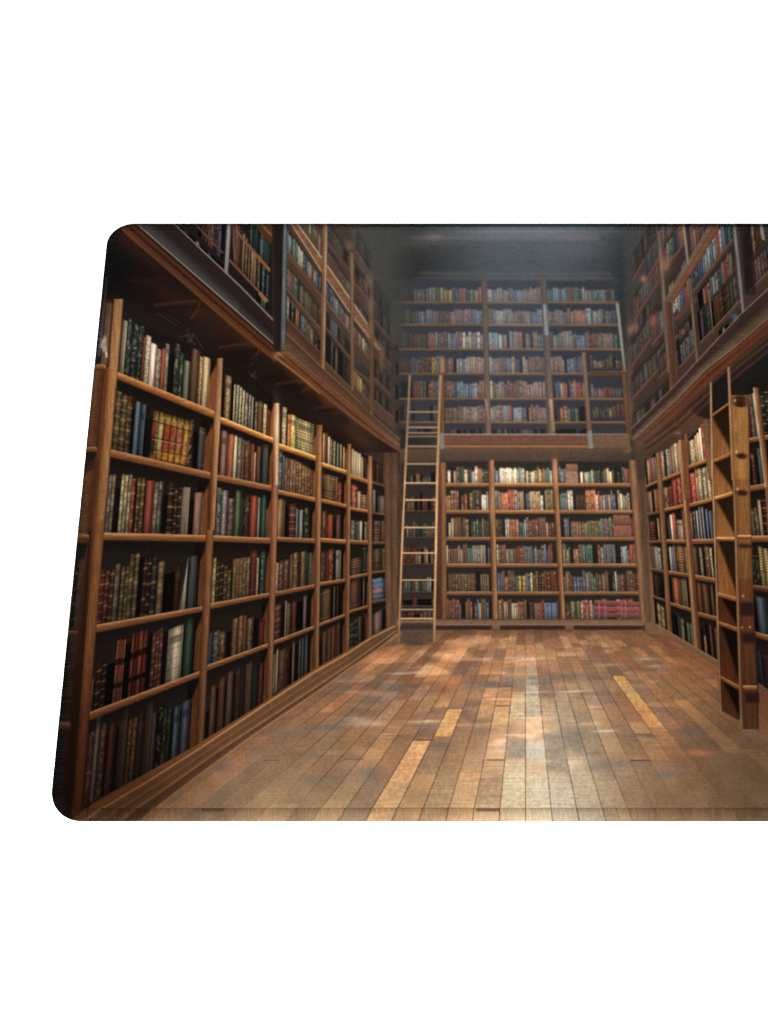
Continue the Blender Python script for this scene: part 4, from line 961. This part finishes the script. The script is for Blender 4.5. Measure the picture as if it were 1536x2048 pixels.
    upright(1466, 1500, 958, 1473, 1506, 1160, [(0, (190, 150, 104)), (.12, (120, 82, 50)), (.5, (140, 98, 58)), (.92, (132, 92, 56)), (1, (80, 54, 36))], (1, .84), 1.5)
    upright(1473, 1506, 1158, 1484, 1518, 1458, [(0, (150, 112, 76)), (.12, (92, 56, 36)), (.5, (106, 66, 42)), (.92, (100, 60, 40)), (1, (56, 36, 28))], (1, .72), 1.5)
    upright(1469, 1474, 1075, 1480, 1486, 1452, [(0, (140, 104, 72)), (.5, (176, 136, 96)), (1, (90, 62, 46))], (1, .72), 1.4)
    # tops and slots in the front rail
    blob(1480, 800, 15, 12, (40, 24, 22), .9, 0, 'mix', 4)
    for y, w in ((809, 12), (912, 12), (986, 12)):
        blob(1481 + (y - 809) * .02, y, w, 6, (44, 22, 20), .95, 5, 'mix', 4); blob(1470 + (y - 809) * .03, y - 8, 2, 3, (226, 216, 196), .8)
    for y0, y1, xx in ((1088, 1096, 1490), (1204, 1232, 1494), (1266, 1286, 1497), (1385, 1405, 1504)):
        quad([(xx - 14, y0), (xx + 14, y0), (xx + 15, y1), (xx - 13, y1)], C(38, 24, 22), 8 if y0 < 1300 else 4, .9)
    shelf((1475, 1070), (1502, 1070), 8, 8, 'hot', .95, 1.4); shelf((1486, 1371), (1514, 1371), 10, 10, 'hot', .86, 1.4)
    for x, y in ((1484, 1255), (1500, 1254), (1486, 1192)):
        blob(x, y, 2, 2, (230, 216, 190), .85)

def small_ladder():
    A = [(0, (150, 104, 68)), (.5, (214, 172, 128)), (1, (140, 100, 68))]
    def lx(y):
        return np.interp(y, [755, 940, 1150, 1287], [820, 811, 802, 797.5])
    def rx(y):
        return np.interp(y, [755, 940, 1000, 1150, 1287], [880.5, 875, 873, 871, 868])
    for y, lum in ((824, .9), (855, .95), (866, .8), (873, .7), (893, .92), (928, .95), (966, 1.15), (1000, 1.15), (1055, 1.1), (1106, 1.05), (1160, .9), (1219, .8), (1237, 1.0)):
        line((lx(y), y + 1.6), (rx(y), y + 1.6), 2, (60, 40, 30), 1.4, .7)
        line((lx(y), y), (rx(y), y), 3, tuple(C(206, 168, 130) * lum), 1.3)
    for (ya, yb) in ((750, 850), (850, 960), (960, 1110), (1110, 1287)):
        l = (.86, .9) if ya < 850 else ((.9, 1.0) if ya < 960 else ((1.12, 1.1) if ya < 1110 else (1.0, .72)))
        upright(lx(ya) - 2.6, lx(ya) + 2, ya, lx(yb) - 2.6, lx(yb) + 2, yb, A, l, 1.3)
        upright(rx(ya) - 2.6, rx(ya) + 2.8, ya, rx(yb) - 2.8, rx(yb) + 2.8, yb, A, (l[0] * 1.08, l[1] * 1.08), 1.3)
    grad([(803, 1252), (866, 1252), (866, 1284), (801, 1284)], (84, 66, 54), (76, 62, 56), 3, .75)
    grad([(803, 1246), (866, 1246), (866, 1258), (803, 1258)], (48, 40, 38), (56, 46, 42), 3, .8)
    blob(834, 1287, 36, 4, (60, 48, 46), .7)

def soften(A, k):
    for _ in range(k):
        B = np.pad(A, ((1, 1), (1, 1), (0, 0)), 'edge')
        A = (B[:-2, 1:-1] + B[2:, 1:-1] + 2 * B[1:-1, 1:-1]) / 4
        B = np.pad(A, ((1, 1), (1, 1), (0, 0)), 'edge')
        A = (B[1:-1, :-2] + B[1:-1, 2:] + 2 * B[1:-1, 1:-1]) / 4
    return A

def paint_artwork():
    global ART
    back_wall(); floor(); left_soffit(); left_wall(); left_gallery(); right_side(); small_ladder()
    # the picture darkens toward its near lower corner and along the left
    blob(190, 1590, 200, 150, (.72, .66, .62), 1.0, 0, 'mul'); blob(200, 1420, 160, 160, (.86, .82, .8), 1.0, 0, 'mul'); blob(1490, 1330, 60, 160, (.88, .84, .82), 1, 0, 'mul')
    blob(640, 820, 130, 40, (.80, .78, .76), 1.0, 38, 'mul'); blob(250, 560, 90, 60, (.8, .78, .78), 1, 0, 'mul')
    blob(600, 900, 140, 60, (1.10, 1.08, 1.0), 1, 25, 'mul'); blob(1040, 960, 130, 40, (1.1, 1.07, 1.0), 1, 0, 'mul')
    A = soften(ART, 1)
    # the far end of the picture is printed softer than its near parts
    X = (np.arange(AW) + AX0)[None, :]; Y = (np.arange(AH) + AY0)[:, None]
    m = np.clip(np.exp(-((X - 1010) / 330.0) ** 4) * np.exp(-((Y - 700) / 330.0) ** 4) * 1.1, 0, 1)[..., None]
    A2 = soften(A, 2)
    A = A * (1 - m) + A2 * m
    # ink never reaches full saturation or full black
    # the side cases are printed a deeper red brown
    sw = (np.clip((790 - X) / 60.0, 0, 1) * np.clip((Y - 600) / 160.0, 0, 1) + np.clip((X - 1285) / 60.0, 0, 1) * np.clip((Y - 700) / 160.0, 0, 1))
    fl = np.clip((Y - (1262 + np.abs(X - 1040) * .72 - 170)) / 30.0, 0, 1) * (Y > 1262)     # not the floor
    sw = (sw * (1 - fl))[..., None]
    A = A * (1 - sw) + A * C(.97, .915, .85) * sw
    g = A.mean(-1, keepdims=True)
    A = g + (A - g) * (.95 - .04 * m)
    # misty veil over the far upper room
    v = (np.exp(-((X - 1030) / 190.0) ** 2) * np.clip((860 - Y) / 300.0, 0, 1))[..., None]
    A = A * (1 - .20 * v) + C(98, 110, 122) * .20 * v
    v = (np.clip(1 - np.abs(X - 1000) / 420.0, 0, 1) * np.clip((1250 - Y) / 500.0, 0, .8))[..., None]
    A = A * (1 - .12 * v) + C(112, 98, 88) * .12 * v
    t = (np.exp(-((X - 1020) / 260.0) ** 2) * np.clip((900 - Y) / 200.0, 0, 1))[..., None]
    A = A * (C(1.02, .99, .95) * (1 - t) + C(.98, 1.0, 1.02) * t) + 2
    # the run of shelves carries on past the ladder to the mat's right edge
    x0 = 1600 - AX0; n = AW - x0
    src = A[:, ::-1]; off = (AW - 1) - (2 * 1051 - 2 * AX0 - np.arange(x0, AW))
    T = src[:, np.clip(off, 0, AW - 1)]
    k = np.clip((np.arange(n) / 24.0), 0, 1)[None, :, None]
    A[:, x0:] = A[:, x0:] * (1 - k) + T * k
    # shade on the far sewn edge, darkened into the ink along the top
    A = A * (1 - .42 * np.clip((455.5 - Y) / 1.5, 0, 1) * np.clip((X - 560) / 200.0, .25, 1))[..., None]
    e = (np.exp(-((X - 800) / 26.0) ** 2) * np.clip((640 - Y) / 60.0, 0, 1))[..., None]
    B = A.copy()
    for d in (9, 18, 27):
        B = B + np.roll(A, d, 1) + np.roll(A, -d, 1)
    A = A * (1 - e) + B / 7 * e
    # cloth grain in the ink
    w = (rng.rand(AH, AW).astype(np.float32) - .5)
    k = (1 - .5 * np.clip((Y - 1262) / 40.0, 0, 1))[..., None] * w[..., None]
    A = A * (1 + k * .10) + k * 5
    ART = np.clip(A, 0, 255)
    return ART

# ---------------------------------------------------------------- from artwork units to the mat
def sheet_xy(px, py):
    """point of the level cloth, metres, under artwork point (px, py)"""
    r = (np.asarray(px, float) - 768.0)
    u = 1024.0 - np.asarray(py, float)
    dy = math.sin(TILT) * FPX + math.cos(TILT) * u
    dz = -math.cos(TILT) * FPX + math.sin(TILT) * u
    t = (DIST * math.cos(TILT)) / -dz
    return r * t, dy * t - math.sin(TILT) * DIST

def art_of(x, y):
    """inverse: artwork point printed at cloth point (x, y)"""
    vy = np.asarray(y, float) + math.sin(TILT) * DIST
    vz = -math.cos(TILT) * DIST
    dep = vy * math.sin(TILT) - vz * math.cos(TILT)
    up_ = vy * math.cos(TILT) + vz * math.sin(TILT)
    return 768.0 + FPX * np.asarray(x, float) / dep, 1024.0 - FPX * up_ / dep

def ink(x, y, gain=1.0):
    """linear ink colour at cloth point(s)"""
    px, py = art_of(x, y)
    fx = np.clip(px - AX0 - .5, 0, AW - 1.001); fy = np.clip(py - AY0 - .5, 0, AH - 1.001)
    ix = fx.astype(int); iy = fy.astype(int); fx = (fx - ix)[..., None]; fy = (fy - iy)[..., None]
    A = SHEET
    c = (A[iy, ix] * (1 - fx) + A[iy, ix + 1] * fx) * (1 - fy) + (A[iy + 1, ix] * (1 - fx) + A[iy + 1, ix + 1] * fx) * fy
    return c * gain

art = np.clip(paint_artwork() / 255.0, 0, 1)
SHEET = (np.where(art <= .04045, art / 12.92, ((art + .055) / 1.055) ** 2.4) / LIGHT).astype(np.float32)

# the mat's outline (where cloth meets the sewn edge)
_, Y_TOP = sheet_xy(768, 455.5)
_, Y_BOT = sheet_xy(768, 1622.0)
X_LEFT = float(sheet_xy(122.0, 1560)[0])
X_RIGHT = 0.303
Y_TOP = float(Y_TOP); Y_BOT = float(Y_BOT)
HEM_A, HEM_B = 0.0047, 0.0027    # half width and half height of the sewn edge
R_IN = 0.0125                    # inner corner radius

def outline(step):
    """points and outward normals anticlockwise round the inner rounded rectangle"""
    P = []; N = []
    cx = [(X_RIGHT - R_IN, Y_TOP - R_IN, 0), (X_LEFT + R_IN, Y_TOP - R_IN, 90), (X_LEFT + R_IN, Y_BOT + R_IN, 180), (X_RIGHT - R_IN, Y_BOT + R_IN, 270)]
    for i, (x, y, a0) in enumerate(cx):
        n = max(8, int(R_IN * math.pi / 2 / step * 1.25))
        for k in range(n + 1):
            a = math.radians(a0 + 90.0 * k / n)
            P.append((x + R_IN * math.cos(a), y + R_IN * math.sin(a))); N.append((math.cos(a), math.sin(a)))
        x2, y2, a2 = cx[(i + 1) % 4]
        a = math.radians(a0 + 90)
        e = (x2 + R_IN * math.cos(a), y2 + R_IN * math.sin(a)); s = P[-1]
        L = math.hypot(e[0] - s[0], e[1] - s[1]); m = int(L / step)
        for k in range(1, m):
            P.append((s[0] + (e[0] - s[0]) * k / m, s[1] + (e[1] - s[1]) * k / m)); N.append((math.cos(a), math.sin(a)))
    return np.array(P), np.array(N)

def mesh_np(name, verts, quads, mat, parent, colors=None, smooth=True):
    me = bpy.data.meshes.new(name)
    nv, nq = len(verts), len(quads)
    me.vertices.add(nv); me.vertices.foreach_set('co', np.asarray(verts, np.float32).ravel())
    me.loops.add(nq * 4); me.loops.foreach_set('vertex_index', np.asarray(quads, np.int32).ravel())
    me.polygons.add(nq)
    me.polygons.foreach_set('loop_start', np.arange(0, nq * 4, 4, dtype=np.int32))
    me.update(calc_edges=True)
    me.polygons.foreach_set('use_smooth', np.full(nq, smooth))
    if colors is not None:
        at = me.color_attributes.new('ink', 'FLOAT_COLOR', 'POINT')
        c4 = np.ones((nv, 4), np.float32); c4[:, :3] = colors
        at.data.foreach_set('color', c4.ravel())
    me.materials.append(mat)
    me.validate()
    o = bpy.data.objects.new(name, me)
    scene.collection.objects.link(o)
    if parent:
        o.parent = parent
    return o

# ---------------------------------------------------------------- materials
def cloth_material(name, weave, bump, rough=.92, flat=None):
    m = bpy.data.materials.new(name); m.use_nodes = True
    nt = m.node_tree; b = nt.nodes['Principled BSDF']
    b.inputs['Roughness'].default_value = rough
    b.inputs['Specular IOR Level'].default_value = 0.0
    tc = nt.nodes.new('ShaderNodeTexCoord')
    n = nt.nodes.new('ShaderNodeTexNoise'); n.inputs['Scale'].default_value = weave; n.inputs['Detail'].default_value = 3
    nt.links.new(tc.outputs['Object'], n.inputs['Vector'])
    if flat is None:
        at = nt.nodes.new('ShaderNodeVertexColor'); at.layer_name = 'ink'; src = at.outputs['Color']
        # threads take the dye a little unevenly
        mp = nt.nodes.new('ShaderNodeMapRange'); mp.inputs['From Min'].default_value = .3; mp.inputs['From Max'].default_value = .7
        mp.inputs['To Min'].default_value = .94; mp.inputs['To Max'].default_value = 1.06
        nt.links.new(n.outputs['Fac'], mp.inputs['Value'])
        mx = nt.nodes.new('ShaderNodeVectorMath'); mx.operation = 'SCALE'
        nt.links.new(src, mx.inputs[0]); nt.links.new(mp.outputs['Result'], mx.inputs['Scale'])
        nt.links.new(mx.outputs['Vector'], b.inputs['Base Color'])
    else:
        rp = nt.nodes.new('ShaderNodeMixRGB'); rp.inputs[1].default_value = (*flat, 1); rp.inputs[2].default_value = (*[q * 1.2 for q in flat], 1)
        nt.links.new(n.outputs['Fac'], rp.inputs[0]); nt.links.new(rp.outputs[0], b.inputs['Base Color'])
    # warp and weft
    w1 = nt.nodes.new('ShaderNodeTexWave'); w1.bands_direction = 'X'; w1.inputs['Scale'].default_value = 380
    w2 = nt.nodes.new('ShaderNodeTexWave'); w2.bands_direction = 'Y'; w2.inputs['Scale'].default_value = 380
    for w in (w1, w2):
        w.inputs['Distortion'].default_value = 1.2; w.inputs['Detail Scale'].default_value = 2
        nt.links.new(tc.outputs['Object'], w.inputs['Vector'])
    ad = nt.nodes.new('ShaderNodeMath'); ad.operation = 'MAXIMUM'
    nt.links.new(w1.outputs['Fac'], ad.inputs[0]); nt.links.new(w2.outputs['Fac'], ad.inputs[1])
    ad2 = nt.nodes.new('ShaderNodeMath'); ad2.operation = 'ADD'
    nt.links.new(ad.outputs[0], ad2.inputs[0]); nt.links.new(n.outputs['Fac'], ad2.inputs[1])
    bp = nt.nodes.new('ShaderNodeBump'); bp.inputs['Strength'].default_value = bump; bp.inputs['Distance'].default_value = .0001
    nt.links.new(ad2.outputs[0], bp.inputs['Height']); nt.links.new(bp.outputs['Normal'], b.inputs['Normal'])
    return m

M_CLOTH = cloth_material('printed_cloth', 900, .3)
M_HEM = cloth_material('dyed_overlock_thread', 1400, .3, .8)
M_THREAD = cloth_material('dyed_seam_thread', 2000, .2, .8)
M_RUBBER = cloth_material('black_rubber', 500, .4, .7, (.018, .018, .019))

def white_material():
    m = bpy.data.materials.new('white_laminate'); m.use_nodes = True
    nt = m.node_tree; b = nt.nodes['Principled BSDF']
    tc = nt.nodes.new('ShaderNodeTexCoord'); n = nt.nodes.new('ShaderNodeTexNoise'); n.inputs['Scale'].default_value = 3
    r = nt.nodes.new('ShaderNodeMixRGB'); r.inputs[1].default_value = (.86, .86, .86, 1); r.inputs[2].default_value = (.88, .88, .88, 1)
    nt.links.new(tc.outputs['Object'], n.inputs['Vector']); nt.links.new(n.outputs['Fac'], r.inputs[0]); nt.links.new(r.outputs[0], b.inputs['Base Color'])
    b.inputs['Roughness'].default_value = .6; b.inputs['Specular IOR Level'].default_value = .2
    return m

# ---------------------------------------------------------------- the white table
def tabletop():
    W, D, T, r, k = 3.0, 3.0, 0.03, 0.003, 6
    prof = [(0.0, 0.0)] + [(r * math.sin(math.pi / 2 * i / k), -r + r * math.cos(math.pi / 2 * i / k)) for i in range(1, k + 1)] + [(r, -T)]
    vs = []; qs = []
    ring = []
    for (o, z) in prof:
        ids = []
        for sx, sy in ((-1, -1), (1, -1), (1, 1), (-1, 1)):
            ids.append(len(vs)); vs.append((sx * (W + o), sy * (D + o), z))
        ring.append(ids)
    for a, b in zip(ring[:-1], ring[1:]):
        for i in range(4):
            qs.append((a[i], b[i], b[(i + 1) % 4], a[(i + 1) % 4]))
    qs.append(tuple(ring[0])); qs.append(tuple(reversed(ring[-1])))
    o = mesh_np('tabletop', vs, qs, white_material(), None, None, False)
    o['kind'] = 'structure'
    return o
tabletop()

# ---------------------------------------------------------------- the desk mat
mat = bpy.data.objects.new('desk_mat', None)
mat.empty_display_size = .05
mat['label'] = 'cloth desk mat printed with an old wooden library, edges sewn all round, lying on white'
mat['category'] = 'desk mat'
scene.collection.objects.link(mat)

# printed cloth: a fine sheet of threads, each point dyed with the picture's ink
STEP = 0.00036
xs = np.arange(X_LEFT - .0004, X_RIGHT + .0008, STEP); ys_ = np.arange(Y_BOT - .0004, Y_TOP + .0008, STEP)
GX, GY = np.meshgrid(xs, ys_)
ny, nx = GX.shape
# very slight unevenness of cloth glued to foam
GZ = THICK + .00010 * (np.sin(GX * 31 + GY * 9) + np.sin(GY * 37 - GX * 14)) * .5
qx = np.maximum(np.abs(GX - (X_LEFT + X_RIGHT) / 2) - ((X_RIGHT - X_LEFT) / 2 - R_IN), 0)
qy = np.maximum(np.abs(GY - (Y_TOP + Y_BOT) / 2) - ((Y_TOP - Y_BOT) / 2 - R_IN), 0)
inside = np.hypot(qx, qy) <= R_IN + .0005
# cloth dips where the edge is sewn down
edge_d = R_IN - np.hypot(qx, qy)
GZ = GZ - .00035 * np.exp(-np.clip(edge_d, 0, 1) / .0006) * ((qx > 0) | (qy > 0))
idx = np.arange(ny * nx).reshape(ny, nx)
keep = inside[:-1, :-1] & inside[1:, :-1] & inside[:-1, 1:] & inside[1:, 1:]
Q = np.stack([idx[:-1, :-1], idx[:-1, 1:], idx[1:, 1:], idx[1:, :-1]], -1)[keep]
used = np.zeros(ny * nx, bool); used[Q.ravel()] = True
remap = np.cumsum(used) - 1
V = np.stack([GX.ravel(), GY.ravel(), GZ.ravel()], -1)[used]
mesh_np('printed_cloth', V, remap[Q], M_CLOTH, mat, ink(V[:, 0], V[:, 1]))

# rubber underside
def slab(name, off, z0, z1, m):
    P, N = outline(.002)
    P = P + N * off; n = len(P)
    c = P.mean(0)
    rings = [np.column_stack([c + (P - c) * s, np.full(n, z)]) for s, z in ((.02, z0), (.985, z0), (1, z0 + .0003), (1, z1 - .0003), (.985, z1), (.02, z1))]
    vs = np.concatenate(rings); qs = []
    for a in range(len(rings) - 1):
        for i in range(n):
            j = (i + 1) % n
            qs.append((a * n + i, a * n + j, (a + 1) * n + j, (a + 1) * n + i))
    return mesh_np(name, vs, qs, m, mat)
slab('rubber_base', .0008, .0002, THICK - .0012, M_RUBBER)

# overlocked edge: dyed thread wound over the rim, every turn a ridge
P, N = outline(.00021)
n = len(P); K = 15
phi = np.linspace(-.30, math.pi + .1, K)                   # from the top of the cloth round and under the rim
s = np.arange(n)
r_ = np.random.RandomState(5)
turn = s / 3.4                                             # samples per turn of thread
ridge = np.abs(((turn) % 1) - .5) * 2                      # 0..1 saw
tid = np.floor(turn).astype(int)
th = r_.rand(tid.max() + 2)                                # each turn a bit tighter or looser
amp = .00012
verts = []; cols = []
for k in range(K):
    h = amp * (ridge - .4) + .00016 * (th[tid] - .5) * (1 if 3 < k < 12 else .3)
    fuzz = (r_.rand(n) < .010) * r_.rand(n) * .00035 * (1 if 5 < k < 10 else 0)
    a = (HEM_A + h + fuzz) * math.sin(phi[k]); z = HEM_B + .0001 + (HEM_B + h) * math.cos(phi[k])
    slide = .0007 * (phi[k] / math.pi)                     # the thread lies slightly aslant
    T = np.stack([-N[:, 1], N[:, 0]], -1)
    xy = P + N * a[:, None] + T * slide
    verts.append(np.column_stack([xy, z if np.ndim(z) else np.full(n, z)]))
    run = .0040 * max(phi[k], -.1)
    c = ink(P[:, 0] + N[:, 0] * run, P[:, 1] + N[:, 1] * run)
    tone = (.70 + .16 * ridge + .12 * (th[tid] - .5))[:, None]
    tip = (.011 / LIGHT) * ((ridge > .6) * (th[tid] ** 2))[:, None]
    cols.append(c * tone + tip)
V = np.concatenate(verts); Cc = np.concatenate(cols)
i = np.arange(n); j = (i + 1) % n
Q = np.concatenate([np.stack([k * n + j, k * n + i, (k + 1) * n + i, (k + 1) * n + j], -1) for k in range(K - 1)])
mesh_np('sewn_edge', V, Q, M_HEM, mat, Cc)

# the running seam just inside the edge
P, N = outline(.0003)
n = len(P); s = np.arange(n); S = 6; L = .0024
u = (s * .0003 / L) % 1
lift = np.sin(np.pi * u) ** .5 * .00028 - .00012
wob = .00010 * np.sin(s * .013) + .00006 * np.sin(s * .051)
base_c = ink(P[:, 0], P[:, 1]) * .52 + .001
rings = []; cl = []
for k in range(S):
    a = 2 * math.pi * k / S
    rr = .00014
    xy = P + N * (-.00055 + wob + rr * math.cos(a))[:, None]
    z = THICK + lift + rr * math.sin(a)
    rings.append(np.column_stack([xy, z])); cl.append(base_c)
V = np.concatenate(rings); i = np.arange(n); j = (i + 1) % n
Q = np.concatenate([np.stack([k * n + i, k * n + j, ((k + 1) % S) * n + j, ((k + 1) % S) * n + i], -1) for k in range(S)])
mesh_np('seam_thread', V, Q, M_THREAD, mat, np.concatenate(cl))
